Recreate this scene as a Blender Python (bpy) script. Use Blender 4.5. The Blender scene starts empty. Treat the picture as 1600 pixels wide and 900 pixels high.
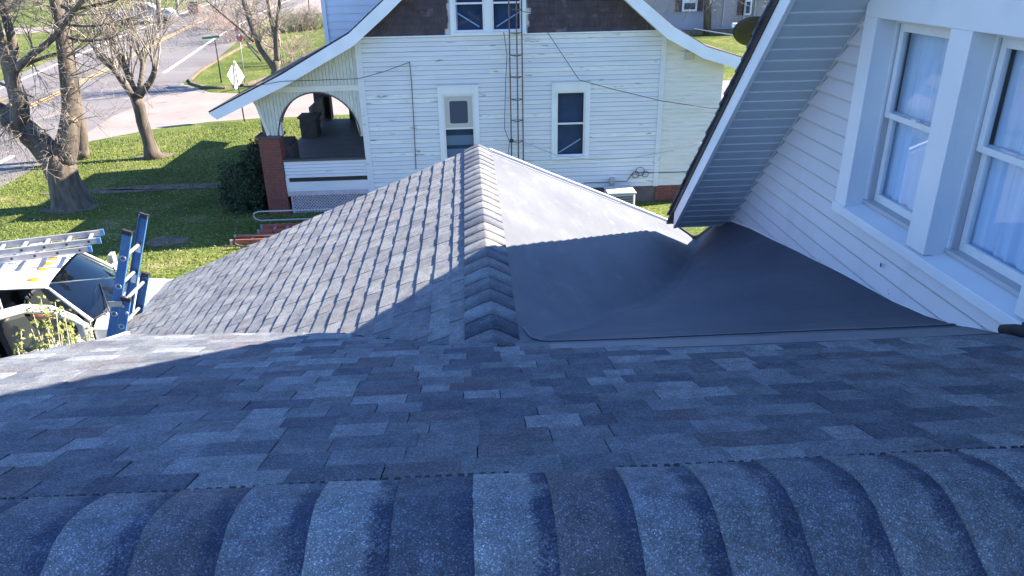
import bpy, bmesh, math, random
from mathutils import Vector, Matrix, noise
random.seed(7)
R_ = math.radians
scn = bpy.context.scene
# ------------------------------------------------------------------ camera
F_ = 1155.0
def nrm(v): return Vector(v).normalized()
_Z = -nrm((50, -2600, -F_))
_Y = nrm((-75, 512, -F_)); _Y = (_Y - _Z*_Y.dot(_Z)).normalized()
_X = _Y.cross(_Z)
RM = Matrix((_X, _Y, _Z))
CAM = Vector((0, 0, 6.2))
cd = bpy.data.cameras.new('camera'); cam = bpy.data.objects.new('camera', cd)
scn.collection.objects.link(cam)
cd.sensor_width = 36; cd.lens = F_/1600*36; cd.clip_start = .05; cd.clip_end = 1500
m4 = RM.to_4x4(); m4.translation = CAM; cam.matrix_world = m4
scn.camera = cam
# ------------------------------------------------------------------ sky, sun, exposure
SUN = nrm((1, .22, .73))
w = bpy.data.worlds.new('World'); scn.world = w; w.use_nodes = True
nt = w.node_tree; bg = nt.nodes['Background']
sky = nt.nodes.new('ShaderNodeTexSky'); sky.sky_type = 'NISHITA'; sky.sun_disc = False
sky.sun_elevation = math.asin(SUN.z); sky.sun_rotation = math.atan2(SUN.x, SUN.y)
sky.air_density = 1.3; sky.dust_density = .3; sky.ozone_density = 3.5
tint = nt.nodes.new('ShaderNodeMix'); tint.data_type = 'RGBA'; tint.blend_type = 'MULTIPLY'; tint.inputs[0].default_value = 1
tint.inputs[7].default_value = (.69, .865, 1.22, 1)
nt.links.new(sky.outputs[0], tint.inputs[6]); nt.links.new(tint.outputs[2], bg.inputs[0]); bg.inputs[1].default_value = .070
sl = bpy.data.lights.new('sun', 'SUN'); sl.energy = 5.0; sl.angle = R_(.5); sl.color = (1, .88, .72)
so = bpy.data.objects.new('sun', sl); scn.collection.objects.link(so)
so.rotation_euler = SUN.to_track_quat('Z', 'Y').to_euler(); so.location = (20, 5, 30)
scn.view_settings.view_transform = 'Standard'; scn.view_settings.look = 'None'
scn.view_settings.exposure = 2.28; scn.view_settings.gamma = 1
# ------------------------------------------------------------------ pixel -> place helpers
def ray(x, y): return RM @ Vector((x-800, 450-y, -F_))
def onp(x, y, p, n):
    d = ray(x, y); n = Vector(n); return CAM + d*((Vector(p)-CAM).dot(n)/d.dot(n))
def atz(x, y, z=0): return onp(x, y, (0, 0, z), (0, 0, 1))
def aty(x, y, Y): return onp(x, y, (0, Y, 0), (0, 1, 0))
def atx(x, y, X): return onp(x, y, (X, 0, 0), (1, 0, 0))
def gz(Y):
    d = min(Y, 140) - 36
    return 0 if d <= 0 else .055*d*d/(d+9)
def atg(x, y):
    d = ray(x, y); lo, hi = .001, 2.0
    d = d/d.y
    lo, hi = 5., 200.
    for _ in range(50):
        m = (lo+hi)/2; p = CAM + d*m
        if p.z > gz(p.y): lo = m
        else: hi = m
    return CAM + d*lo
# ------------------------------------------------------------------ mesh helpers
C = scn.collection
class MB:
    def __init__(s): s.v = []; s.f = []; s.m = []; s.sm = []
    def add(s, vs, fs, mi=0, smooth=False):
        b = len(s.v); s.v += [tuple(v) for v in vs]
        for f in fs: s.f.append(tuple(b+i for i in f)); s.m.append(mi); s.sm.append(smooth)
    def box(s, a, b, mi=0):
        x0, y0, z0 = a; x1, y1, z1 = b
        s.add([(x0,y0,z0),(x1,y0,z0),(x1,y1,z0),(x0,y1,z0),(x0,y0,z1),(x1,y0,z1),(x1,y1,z1),(x0,y1,z1)],
              [(3,2,1,0),(4,5,6,7),(0,1,5,4),(1,2,6,5),(2,3,7,6),(3,0,4,7)], mi)
    def hexa(s, v8, mi=0):
        s.add(v8, [(3,2,1,0),(4,5,6,7),(0,1,5,4),(1,2,6,5),(2,3,7,6),(3,0,4,7)], mi)
    def bar(s, p, q, wd, ht, up=(0,0,1), mi=0):
        p = Vector(p); q = Vector(q); d = (q-p).normalized(); up = Vector(up)
        r = d.cross(up).normalized()*wd/2; u = r.cross(d).normalized()*ht/2
        s.hexa([p-r-u, p+r-u, q+r-u, q-r-u, p-r+u, p+r+u, q+r+u, q-r+u], mi)
    def tube(s, pts, rad, n=8, mi=0, cap=True):
        pts = [Vector(p) for p in pts]
        if not hasattr(rad, '__len__'): rad = [rad]*len(pts)
        b = len(s.v); t0 = (pts[1]-pts[0]).normalized()
        a = t0.orthogonal().normalized()
        for i, p in enumerate(pts):
            t = (pts[min(i+1, len(pts)-1)] - pts[max(i-1, 0)]).normalized()
            a = (a - t*a.dot(t)).normalized(); c = t.cross(a)
            for k in range(n):
                an = 2*math.pi*k/n
                s.v.append(tuple(p + (a*math.cos(an)+c*math.sin(an))*rad[i]))
        for i in range(len(pts)-1):
            for k in range(n):
                k2 = (k+1) % n
                s.f.append((b+i*n+k, b+i*n+k2, b+(i+1)*n+k2, b+(i+1)*n+k)); s.m.append(mi); s.sm.append(n > 4)
        if cap and n > 2:
            s.f.append(tuple(b+k for k in reversed(range(n)))); s.m.append(mi); s.sm.append(False)
            e = b+(len(pts)-1)*n
            s.f.append(tuple(e+k for k in range(n))); s.m.append(mi); s.sm.append(False)
    def prism(s, poly, vec, mi=0):
        n = len(poly); P = [Vector(p) for p in poly]; Q = [p+Vector(vec) for p in P]
        s.add(P+Q, [tuple(reversed(range(n))), tuple(range(n, 2*n))] + [(i, (i+1) % n, n+(i+1) % n, n+i) for i in range(n)], mi)
    def build(s, name, mats, parent=None, bevel=0, recalc=True):
        me = bpy.data.meshes.new(name); me.from_pydata(s.v, [], s.f)
        for m in (mats if isinstance(mats, (list, tuple)) else [mats]): me.materials.append(m)
        me.polygons.foreach_set('material_index', s.m); me.polygons.foreach_set('use_smooth', s.sm)
        if recalc:
            bm = bmesh.new(); bm.from_mesh(me); bmesh.ops.recalc_face_normals(bm, faces=bm.faces); bm.to_mesh(me); bm.free()
        me.update()
        o = bpy.data.objects.new(name, me); C.objects.link(o)
        if parent: o.parent = parent
        if bevel:
            b = o.modifiers.new('bevel', 'BEVEL'); b.width = bevel; b.segments = 2; b.limit_method = 'ANGLE'
        return o
def empty(name, label, cat, group=None, loc=(0,0,0)):
    o = bpy.data.objects.new(name, None); C.objects.link(o); o.location = loc
    o['label'] = label; o['category'] = cat
    if group: o['group'] = group
    return o
def tag(o, label=None, cat=None, group=None, kind=None):
    if label: o['label'] = label
    if cat: o['category'] = cat
    if group: o['group'] = group
    if kind: o['kind'] = kind
    return o
def keep(o, parent):   # parent an object made in world space to a moved empty
    o.parent = parent; o.matrix_parent_inverse = parent.matrix_basis.inverted(); return o
# ------------------------------------------------------------------ materials
def mat(name, col, rough=.7, col2=None, scale=5, detail=6, bump=0, bscale=None, spec=.5, metal=0, lo=.35, hi=.65, stretch=None, dirt=None, dscale=2, dlo=.55, dhi=.75, speck=None, sscale=300, slo=.62, shi=.7, coord='pos'):
    m = bpy.data.materials.new(name); m.use_nodes = True
    t = m.node_tree; N = t.nodes; L = t.links; b = N['Principled BSDF']
    b.inputs['Roughness'].default_value = rough; b.inputs['Metallic'].default_value = metal
    b.inputs['Specular IOR Level'].default_value = spec
    b.inputs['Base Color'].default_value = (*col, 1)
    if coord == 'pos': src = N.new('ShaderNodeNewGeometry').outputs['Position']
    else: src = N.new('ShaderNodeTexCoord').outputs['Object']
    if stretch:
        mp = N.new('ShaderNodeMapping'); mp.inputs['Scale'].default_value = stretch; L.new(src, mp.inputs[0]); src = mp.outputs[0]
    cur = None
    def noisey(sc, lo, hi, det=detail):
        n = N.new('ShaderNodeTexNoise'); n.inputs['Scale'].default_value = sc; n.inputs['Detail'].default_value = det
        L.new(src, n.inputs['Vector'])
        r = N.new('ShaderNodeMapRange'); r.inputs[1].default_value = lo; r.inputs[2].default_value = hi
        L.new(n.outputs[0], r.inputs[0]); return n, r.outputs[0]
    def mix(a, bcol, f):
        x = N.new('ShaderNodeMix'); x.data_type = 'RGBA'; L.new(f, x.inputs[0])
        if isinstance(a, tuple): x.inputs[6].default_value = (*a, 1)
        else: L.new(a, x.inputs[6])
        x.inputs[7].default_value = (*bcol, 1); return x.outputs[2]
    cur = col
    if col2: cur = mix(cur, col2, noisey(scale, lo, hi)[1])
    if dirt: cur = mix(cur, dirt, noisey(dscale, dlo, dhi, 8)[1])
    if speck: cur = mix(cur, speck, noisey(sscale, slo, shi, 2)[1])
    if not isinstance(cur, tuple): L.new(cur, b.inputs['Base Color'])
    if bump:
        n, _ = noisey(bscale or scale*3, 0, 1)
        bp = N.new('ShaderNodeBump'); bp.inputs['Strength'].default_value = bump; bp.inputs['Distance'].default_value = .01
        L.new(n.outputs[0], bp.inputs['Height']); L.new(bp.outputs[0], b.inputs['Normal'])
    return m
PAL = [('shingle_pale', (.235,.255,.275)), ('shingle_grey', (.165,.180,.200)), ('shingle_slate', (.132,.146,.174)),
       ('shingle_dark', (.110,.122,.152)), ('shingle_brown', (.140,.138,.156)), ('shingle_mist', (.180,.197,.224))]
def granule(m, dark=.55, light=1.75, sc=300, cloud=11, amt=.16):
    t = m.node_tree; N = t.nodes; L = t.links; b = N['Principled BSDF']; src = b.inputs['Base Color'].links[0].from_socket
    g = N.new('ShaderNodeNewGeometry')
    v = N.new('ShaderNodeTexVoronoi'); v.inputs['Scale'].default_value = sc; L.new(g.outputs['Position'], v.inputs['Vector'])
    sp = N.new('ShaderNodeSeparateColor'); L.new(v.outputs['Color'], sp.inputs[0])
    rp = N.new('ShaderNodeValToRGB'); L.new(sp.outputs[0], rp.inputs[0]); e_ = rp.color_ramp.elements
    e_[0].position = 0; e_[0].color = (dark, dark, dark, 1); e_[1].position = 1; e_[1].color = (light, light, light*1.02, 1)
    x_ = e_.new(.5); x_.color = (.92, .92, .92, 1); x_ = e_.new(.86); x_.color = (1.08, 1.08, 1.08, 1)
    mx = N.new('ShaderNodeMix'); mx.data_type = 'RGBA'; mx.blend_type = 'MULTIPLY'; mx.inputs[0].default_value = 1; L.new(src, mx.inputs[6]); L.new(rp.outputs[0], mx.inputs[7])
    n = N.new('ShaderNodeTexNoise'); n.inputs['Scale'].default_value = cloud; n.inputs['Detail'].default_value = 5; L.new(g.outputs['Position'], n.inputs[0])
    rr = N.new('ShaderNodeMapRange'); rr.inputs[1].default_value = .35; rr.inputs[2].default_value = .65; rr.inputs[3].default_value = 1-amt; rr.inputs[4].default_value = 1+amt; L.new(n.outputs[0], rr.inputs[0])
    vm = N.new('ShaderNodeVectorMath'); vm.operation = 'SCALE'; L.new(mx.outputs[2], vm.inputs[0]); L.new(rr.outputs[0], vm.inputs['Scale']); L.new(vm.outputs[0], b.inputs['Base Color']); return m
SH = [granule(mat(n, c, .95, tuple(x*.85 for x in c), 45, 4, .5, 420, spec=.12, dirt=tuple(x*.85 for x in c), dscale=1.3)) for n, c in PAL]
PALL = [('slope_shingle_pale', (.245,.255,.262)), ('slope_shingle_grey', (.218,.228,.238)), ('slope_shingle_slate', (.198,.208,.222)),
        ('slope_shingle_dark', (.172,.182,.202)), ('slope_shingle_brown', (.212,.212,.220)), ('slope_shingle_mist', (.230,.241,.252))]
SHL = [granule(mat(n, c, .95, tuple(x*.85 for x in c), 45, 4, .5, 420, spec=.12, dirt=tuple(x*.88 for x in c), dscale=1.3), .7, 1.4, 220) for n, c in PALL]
SW = [.16, .26, .2, .12, .11, .15]
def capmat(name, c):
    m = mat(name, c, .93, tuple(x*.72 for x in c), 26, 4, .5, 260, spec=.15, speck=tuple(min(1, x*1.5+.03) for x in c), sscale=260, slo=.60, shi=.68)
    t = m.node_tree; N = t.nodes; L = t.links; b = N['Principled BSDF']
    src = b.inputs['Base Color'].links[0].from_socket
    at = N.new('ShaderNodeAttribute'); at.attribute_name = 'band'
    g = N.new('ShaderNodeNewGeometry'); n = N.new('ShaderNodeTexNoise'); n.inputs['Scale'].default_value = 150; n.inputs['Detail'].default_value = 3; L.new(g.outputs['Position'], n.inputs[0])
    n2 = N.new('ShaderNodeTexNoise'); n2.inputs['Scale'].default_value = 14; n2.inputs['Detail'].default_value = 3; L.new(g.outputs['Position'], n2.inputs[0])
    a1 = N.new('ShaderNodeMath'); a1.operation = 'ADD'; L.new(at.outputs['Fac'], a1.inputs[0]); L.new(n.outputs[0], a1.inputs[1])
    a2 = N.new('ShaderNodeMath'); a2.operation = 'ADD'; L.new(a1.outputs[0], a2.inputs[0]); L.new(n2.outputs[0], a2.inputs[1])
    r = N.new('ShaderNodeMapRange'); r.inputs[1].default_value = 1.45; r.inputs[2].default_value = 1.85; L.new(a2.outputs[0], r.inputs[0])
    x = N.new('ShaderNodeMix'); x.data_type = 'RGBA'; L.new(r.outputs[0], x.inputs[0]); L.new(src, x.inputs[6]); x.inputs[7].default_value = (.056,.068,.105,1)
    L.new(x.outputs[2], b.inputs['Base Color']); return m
CAPB = [granule(capmat('cap_'+n, c), .6, 2.2, 330, 9, .14) for n, c in PAL]
M = {}
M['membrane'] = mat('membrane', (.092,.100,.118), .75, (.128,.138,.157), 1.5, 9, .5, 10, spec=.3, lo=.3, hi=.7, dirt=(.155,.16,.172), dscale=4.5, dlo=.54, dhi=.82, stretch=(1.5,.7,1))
M['membrane_shade'] = mat('membrane_shade', (.060,.067,.090), .7, (.088,.096,.120), 1.3, 9, .5, 12, spec=.35, lo=.3, hi=.7, dirt=(.10,.106,.126), dscale=3.5, dlo=.58, dhi=.85)  # same rubber, with the shade beside the gable wall put into its colour
M['membrane_strip'] = mat('membrane_strip', (.15,.155,.18), .7, (.19,.19,.20), 4, 6, .2, 20, spec=.3)
M['dark'] = mat('dark_rubber', (.012,.013,.018), .7)
M['vent'] = mat('vent_plastic', (.10,.11,.13), .8, (.07,.075,.09), 30)
M['vinyl'] = mat('vinyl_siding', (.57,.55,.57), .5, (.58,.57,.59), 1.8, 8, .05, 30, dirt=(.50,.49,.50), dscale=1.6, dlo=.56, dhi=.85, stretch=(1,2.2,.8))
M['white'] = mat('white_trim', (.72,.74,.76), .4, (.66,.68,.71), 2.2, 7, .03, 20, dirt=(.56,.57,.58), dscale=1.6, dlo=.6, dhi=.85)
M['sash'] = mat('sash_white', (.72,.72,.72), .45, (.66,.66,.66), 8)
M['track'] = mat('track_grey', (.42,.42,.44), .5)
M['soffit'] = mat('soffit_grey', (.47,.54,.58), .5, (.43,.50,.54), 4)
M['fascia'] = mat('fascia_white', (.68,.73,.77), .4, (.62,.67,.72), 3)
M['oldwhite'] = mat('old_clapboard_paint', (.66,.66,.68), .6, (.60,.61,.64), 1.2, 8, .15, 25, dirt=(.62,.61,.57), dscale=2.4, dlo=.55, dhi=.8, speck=(.34,.33,.33), sscale=1.7, slo=.70, shi=.73, stretch=(1,1,7))
M['oldwhite_b'] = mat('old_clapboard_paint_worn', (.73,.73,.71), .6, (.66,.66,.65), 2.2, 8, .15, 25, dirt=(.52,.51,.48), dscale=3.4, dlo=.52, dhi=.8, speck=(.30,.28,.28), sscale=2.4, slo=.66, shi=.70, stretch=(1,1,7))
M['oldcream'] = mat('old_cream_paint', (.70,.67,.62), .6, (.64,.61,.56), 1.5, 8, .15, 25, dirt=(.55,.53,.46), dscale=2.4, dlo=.5, dhi=.8, speck=(.32,.30,.27), sscale=1.7, slo=.70, shi=.73, stretch=(1,1,7))
M['vcream'] = mat('vertical_board_paint', (.60,.60,.53), .7, (.48,.48,.43), 6, 8, .15, 25, dirt=(.36,.36,.32), dscale=9, dlo=.56, dhi=.75, stretch=(5,1,.6))
M['brownsh'] = mat('brown_wood_shingles', (.075,.055,.065), .8, (.045,.033,.042), 3.5, 6, .3, 40, dirt=(.30,.28,.30), dscale=3, dlo=.62, dhi=.85, stretch=(1,1,2))
M['brownroof'] = mat('brown_roof_shingles', (.10,.075,.07), .9, (.055,.045,.045), 6, 8, .5, 60, dirt=(.16,.12,.10), dscale=1.1)
M['nfascia'] = mat('old_fascia_paint', (.76,.79,.84), .5, (.69,.72,.77), 2)
M['brick'] = mat('red_brick', (.22,.065,.045), .85, (.12,.04,.035), 9, 5, .3, 60)
M['mortar'] = mat('mortar', (.25,.20,.18), .9, (.18,.15,.14), 10)
M['block'] = mat('painted_block', (.13,.105,.11), .8, (.09,.075,.08), 4)
M['lattice'] = mat('lattice_paint', (.52,.46,.50), .7, (.40,.35,.38), 6)
M['pdark'] = mat('porch_dark_brown', (.10,.085,.085), .8, (.07,.06,.06), 6)  # one dark brown for porch trim, beams, piers and a blind
M['pfloor'] = mat('porch_floor_grey', (.16,.165,.17), .7, (.13,.13,.14), 3)
M['porchpaint'] = mat('porch_inside_paint', (.20,.21,.22), .7, (.17,.18,.19), 3)
M['rust'] = mat('rusty_steel', (.20,.15,.13), .7, (.10,.065,.05), 12, metal=.2)
M['wire'] = mat('wire_black', (.03,.03,.032), .6)
M['wiregrey'] = mat('wire_grey', (.30,.30,.32), .6)
M['alu'] = mat('aluminium', (.52,.52,.54), .38, (.42,.42,.44), 10, metal=.55)
M['blue'] = mat('blue_fibreglass', (.035,.13,.32), .45, (.05,.17,.38), 6, 6, .1, 40, dirt=(.10,.20,.33), dscale=9)
M['orange'] = mat('orange_fibreglass', (.42,.13,.09), .5, (.34,.10,.07), 6)
M['carw'] = mat('truck_white_paint', (.55,.55,.58), .22, (.52,.52,.55), 2, spec=.6)
M['carblack'] = mat('black_trim', (.018,.018,.02), .5)
M['carin'] = mat('truck_interior', (.045,.048,.055), .8, (.03,.032,.038), 4)
M['seatt'] = mat('tan_seat', (.12,.10,.09), .8)
M['tinted'] = mat('tinted_glass', (.07,.095,.10), .15, (.10,.13,.135), 2)
M['amber'] = mat('amber_lens', (.85,.27,.02), .25, spec=.7)
M['hat'] = mat('orange_cloth', (.60,.16,.07), .7, (.5,.12,.05), 20)
M['bark'] = mat('grey_bark', (.14,.112,.088), .9, (.06,.05,.042), 7, 8, 1.0, 22, dirt=(.20,.168,.135), dscale=2.4, dlo=.5, dhi=.75, stretch=(1,1,.25))
M['twig'] = mat('twig_bark', (.27,.235,.20), .85, (.16,.135,.115), 5)
M['cutwood'] = mat('cut_wood', (.30,.24,.16), .8, (.22,.17,.12), 20)
M['shootbark'] = mat('pale_shoot_bark', (.34,.30,.24), .85, (.24,.2,.16), 6)
M['bushbark'] = mat('reddish_twigs', (.26,.18,.16), .9, (.36,.28,.24), 4)
M['leafy'] = mat('spring_leaves', (.22,.25,.055), .6, (.15,.20,.04), 15)
M['yew'] = mat('evergreen_leaves', (.025,.045,.022), .8, (.04,.07,.03), 12)
M['asphalt'] = mat('asphalt', (.15,.138,.138), .9, (.11,.103,.105), .35, 8, .2, 30, dirt=(.065,.062,.066), dscale=.55, dlo=.6, dhi=.72, stretch=(.35,1,1))
M['concrete'] = mat('concrete_street', (.22,.19,.175), .9, (.185,.16,.15), .5, 8, .15, 20, dirt=(.145,.125,.115), dscale=1.2, dlo=.58, dhi=.75)
M['paintw'] = mat('road_paint_white', (.72,.71,.68), .7, (.5,.49,.48), 4, lo=.5, hi=.8)
M['painty'] = mat('road_paint_yellow', (.60,.38,.10), .7, (.42,.28,.12), 3, lo=.45, hi=.8)
M['dirt'] = mat('dirt_path', (.17,.125,.095), .95, (.10,.075,.06), 3, 8, .5, 12)
M['red'] = mat('sign_red', (.60,.03,.03), .5)
M['signw'] = mat('sign_white', (.82,.82,.82), .5)
M['green'] = mat('sign_green', (.03,.22,.12), .5)
M['post'] = mat('post_dark', (.03,.028,.03), .7)
M['galv'] = mat('galvanised', (.42,.42,.42), .5, metal=.4)
M['taupe'] = mat('taupe_siding', (.40,.35,.35), .8, (.34,.30,.30), .8)
M['bluegrey'] = mat('bluegrey_wall', (.36,.36,.42), .8, (.30,.30,.36), .8)
M['shutter'] = mat('brown_shutter', (.10,.05,.05), .7)
M['dormer'] = mat('pale_blue_siding', (.62,.68,.76), .55, (.57,.63,.71), 1.5)
M['pickup'] = mat('silver_blue_paint', (.30,.33,.42), .35, (.25,.28,.37), 2)
M['tyre'] = mat('tyre', (.02,.02,.02), .8)
M['plastic'] = mat('beige_metal', (.47,.46,.43), .5)
M['bin'] = mat('bin_brown', (.16,.09,.07), .7)
M['curtain'] = mat('curtain', (.80,.86,.92), .9, (.62,.70,.82), 2.5, stretch=(1,9,.4))
M['dark_int'] = mat('dark_interior', (.06,.072,.105), .9)
M['roomblue'] = mat('dim_room_blue', (.10,.125,.19), .9, (.06,.075,.12), 1.5)
M['panel'] = mat('pale_blind', (.34,.36,.38), .8)
def glass(name, tint=(.6,.7,.8), refl=.28, alpha=.55):
    m = bpy.data.materials.new(name); m.use_nodes = True; t = m.node_tree; N = t.nodes; L = t.links
    N.remove(N['Principled BSDF']); o = N['Material Output']
    tr = N.new('ShaderNodeBsdfTransparent'); tr.inputs[0].default_value = (*[min(1, x*alpha+(.3 if name != 'windscreen_glass' else .1)) for x in tint], 1)
    gl = N.new('ShaderNodeBsdfGlossy'); gl.inputs['Roughness'].default_value = .02; gl.inputs[0].default_value = (.9,.95,1,1)
    fr = N.new('ShaderNodeFresnel'); fr.inputs[0].default_value = {'far_window_glass': 1.25, 'windscreen_glass': 1.32}.get(name, 1.45)
    ad = N.new('ShaderNodeMath'); ad.operation = 'ADD'; ad.inputs[1].default_value = refl; ad.use_clamp = True
    mx = N.new('ShaderNodeMixShader'); L.new(fr.outputs[0], ad.inputs[0]); gg = N.new('ShaderNodeNewGeometry'); iv = N.new('ShaderNodeMath'); iv.operation = 'SUBTRACT'; iv.inputs[0].default_value = 1; L.new(gg.outputs['Backfacing'], iv.inputs[1]); ml = N.new('ShaderNodeMath'); ml.operation = 'MULTIPLY'; L.new(ad.outputs[0], ml.inputs[0]); L.new(iv.outputs[0], ml.inputs[1]); L.new(ml.outputs[0], mx.inputs[0])
    L.new(tr.outputs[0], mx.inputs[1]); L.new(gl.outputs[0], mx.inputs[2]); L.new(mx.outputs[0], o.inputs[0])
    return m
M['glass'] = glass('window_glass', tint=(.9,.95,1), refl=.02, alpha=.66)
M['glassn'] = glass('far_window_glass', refl=0, alpha=.75)
M['glasscar'] = glass('windscreen_glass', tint=(.40,.52,.54), refl=.04, alpha=.5)
def grass_mat():
    m = bpy.data.materials.new('grass'); m.use_nodes = True; t = m.node_tree; N = t.nodes; L = t.links; b = N['Principled BSDF']
    b.inputs['Roughness'].default_value = .9; b.inputs['Specular IOR Level'].default_value = .1
    g = N.new('ShaderNodeNewGeometry')
    def nz(sc, det=8):
        n = N.new('ShaderNodeTexNoise'); n.inputs['Scale'].default_value = sc; n.inputs['Detail'].default_value = det; L.new(g.outputs['Position'], n.inputs[0]); return n.outputs[0]
    def ramp(f, st):
        r = N.new('ShaderNodeValToRGB'); L.new(f, r.inputs[0]); e = r.color_ramp.elements
        e[0].position, e[0].color = st[0][0], (*st[0][1], 1); e[1].position, e[1].color = st[-1][0], (*st[-1][1], 1)
        for p, c in st[1:-1]: x = e.new(p); x.color = (*c, 1)
        return r.outputs[0]
    c1 = ramp(nz(.45), [(.3, (.070,.105,.024)), (.5, (.110,.145,.035)), (.7, (.17,.185,.058))])
    c2 = ramp(nz(9), [(.35, (.45,.45,.45)), (.6, (1,1,1)), (.75, (1.3,1.25,1.1))])
    x = N.new('ShaderNodeMix'); x.data_type = 'RGBA'; x.blend_type = 'MULTIPLY'; x.inputs[0].default_value = 1
    L.new(c1, x.inputs[6]); L.new(c2, x.inputs[7])
    r2 = N.new('ShaderNodeMapRange'); r2.inputs[1].default_value = .60; r2.inputs[2].default_value = .78; L.new(nz(.9), r2.inputs[0])
    y = N.new('ShaderNodeMix'); y.data_type = 'RGBA'; L.new(r2.outputs[0], y.inputs[0]); L.new(x.outputs[2], y.inputs[6]); y.inputs[7].default_value = (.22,.19,.10,1)
    L.new(y.outputs[2], b.inputs['Base Color'])
    bp = N.new('ShaderNodeBump'); bp.inputs['Strength'].default_value = .8; bp.inputs['Distance'].default_value = .06; L.new(nz(14), bp.inputs['Height']); L.new(bp.outputs[0], b.inputs['Normal'])
    return m
M['grass'] = grass_mat()
M['blade'] = mat('grass_blades', (.10,.14,.03), .8, (.18,.21,.06), 3, spec=.1)
M['fleck'] = mat('dry_leaf_flecks', (.42,.38,.27), .9, (.30,.27,.2), 8)

# ================================================================== SETTING: ground, streets
def sheet(name, mtl, xs, ys, dz=0, inside=None):
    mb = MB(); n = len(xs); vs = [(x, y, gz(y)+dz) for y in ys for x in xs]; fs = []
    for j in range(len(ys)-1):
        for i in range(n-1):
            fs.append((j*n+i, j*n+i+1, (j+1)*n+i+1, (j+1)*n+i))
    mb.add(vs, fs, 0, True); o = mb.build(name, mtl); o['kind'] = 'structure'; return o
ysg = [-300,-100,-30,0,20,30] + [34+2*i for i in range(60)] + [160,200,300,700]
sheet('ground', M['grass'], [-700,-300,-100,-60,-40,-20,0,20,40,60,100,300,700], ysg)
def strip(name, mtl, cl, dz, hi_only=None):
    """cl: list of (xl, xr, y)"""
    mb = MB(); P = []
    for (a, b), (c, d) in zip(cl[:-1], cl[1:]):
        a = Vector(a); b = Vector(b); c = Vector(c); d = Vector(d)
        k = max(1, int(max((c-a).length, (d-b).length)/2.5))
        for i in range(k):
            t = i/k; P.append((a.lerp(c, t), b.lerp(d, t)))
    P.append((Vector(cl[-1][0]), Vector(cl[-1][1])))
    vs = []; 
    for a, b in P:
        for t in (0, .25, .5, .75, 1):
            q = a.lerp(b, t); vs.append((q.x, q.y, gz(q.y)+dz))
    fs = [(i*5+k, i*5+k+1, (i+1)*5+k+1, (i+1)*5+k) for i in range(len(P)-1) for k in range(4)]
    mb.add(vs, fs, 0, True)
    o = mb.build(name, mtl); o['kind'] = 'structure'; return o
def roadx(y):   # centre line of the main road
    if y < 60: return -22.1 - .085*(y-45)
    return -23.375 - .055*(y-60) + .0016*(y-60)**2
YR = [-60, -20, 0, 15, 25, 35, 45, 55, 60, 65, 70, 75, 80, 85, 90, 100, 110, 125, 150]
strip('side_street', M['concrete'], [((-19.5,29.0),(-19.5,47.5)), ((-16.0,28.8),(-17.3,46.0)), ((-14.9,29.6),(-15.8,43.2)), ((-13.3,31.6),(-13.6,40.6)), ((-11.4,32.9),(-11,39.8)), ((-9.4,33.4),(-8,39.8)), ((-4,33.8),(-4,39.9)), ((10,34),(10,40)), ((60,34.5),(60,40.5))], .006)
strip('main_road', M['asphalt'], [((roadx(y)-4.9, y), (roadx(y)+4.6+(1.0 if y<30 else (1.5 if y>=45 else .4)), y)) for y in YR], .012)
def paint(name, off, wd, mtl, y0, y1, dz=.018):
    ys = [y for y in [y0]+[k for k in range(int(y0)+2, int(y1), 3)]+[y1]]
    return strip(name, mtl, [((roadx(y)+off-wd/2, y), (roadx(y)+off+wd/2, y)) for y in ys], dz)
paint('edge_line', -3.9, .22, M['paintw'], -40, 150)
paint('edge_line', 4.0, .22, M['paintw'], -40, 27.5)
paint('edge_line', 4.0, .22, M['paintw'], 47.0, 150)
paint('centre_line', -.14, .13, M['painty'], 34, 150)
paint('centre_line', .14, .13, M['painty'], 34, 150)
paint('centre_line', 0, .26, M['painty'], -40, 29)
# driveways beyond the road
strip('driveway', M['concrete'], [(atg(0,55)[:2], atg(0,45)[:2]), (atg(120,47)[:2], atg(120,40)[:2]), (atg(245,38)[:2], atg(245,28)[:2]), (atg(300,42)[:2], atg(345,18)[:2])][::-1], .009)
# far bare ground beside the bend
strip('gravel_lot', M['concrete'], [(atg(450,22)[:2], atg(440,-2)[:2]), (atg(520,20)[:2], atg(520,-3)[:2]), (atg(640,20)[:2], atg(640,-3)[:2])], .008)
# curb of the corner lawn
mbk = MB(); cpts = [(480,111),(420,122),(385,133),(350,139),(322,138),(302,132),(297,126),(312,112),(345,92),(390,68),(440,42)]
kp = [atg(*p) for p in cpts]
for a, b in zip(kp[:-1], kp[1:]): mbk.bar(a+Vector((0,0,.05)), b+Vector((0,0,.05)), .18, .12)
tag(mbk.build('curb', M['dirt']), kind='structure')
# dirt edging in the lawn
def patch(name, mtl, c, rx, ry, dz, seed, n=28):
    mb = MB(); vs = [(c[0], c[1], dz)]
    for k in range(n):
        a = 2*math.pi*k/n; q = 1+.35*noise.noise(Vector((math.cos(a)*1.5, math.sin(a)*1.5, seed)))
        vs.append((c[0]+rx*q*math.cos(a), c[1]+ry*q*math.sin(a), dz))
    mb.add(vs, [(0, 1+k, 1+(k+1) % n) for k in range(n)]); return tag(mb.build(name, mtl), kind='structure')
patch('bare_soil', M['dirt'], (-8.8, 22.6), 2.4, .32, .012, 1)
patch('bare_soil', M['dirt'], (-11.4, 22.3), 1.7, .22, .012, 4)
patch('bare_soil', M['dirt'], (-7.6, 17.6), .55, .35, .012, 8)
patch('bare_soil', M['dirt'], (-11.4, 20.7), .75, .45, .011, 12)
patch('bare_soil', M['dirt'], (-11.3, 26.8), .6, .5, .012, 15)
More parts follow.
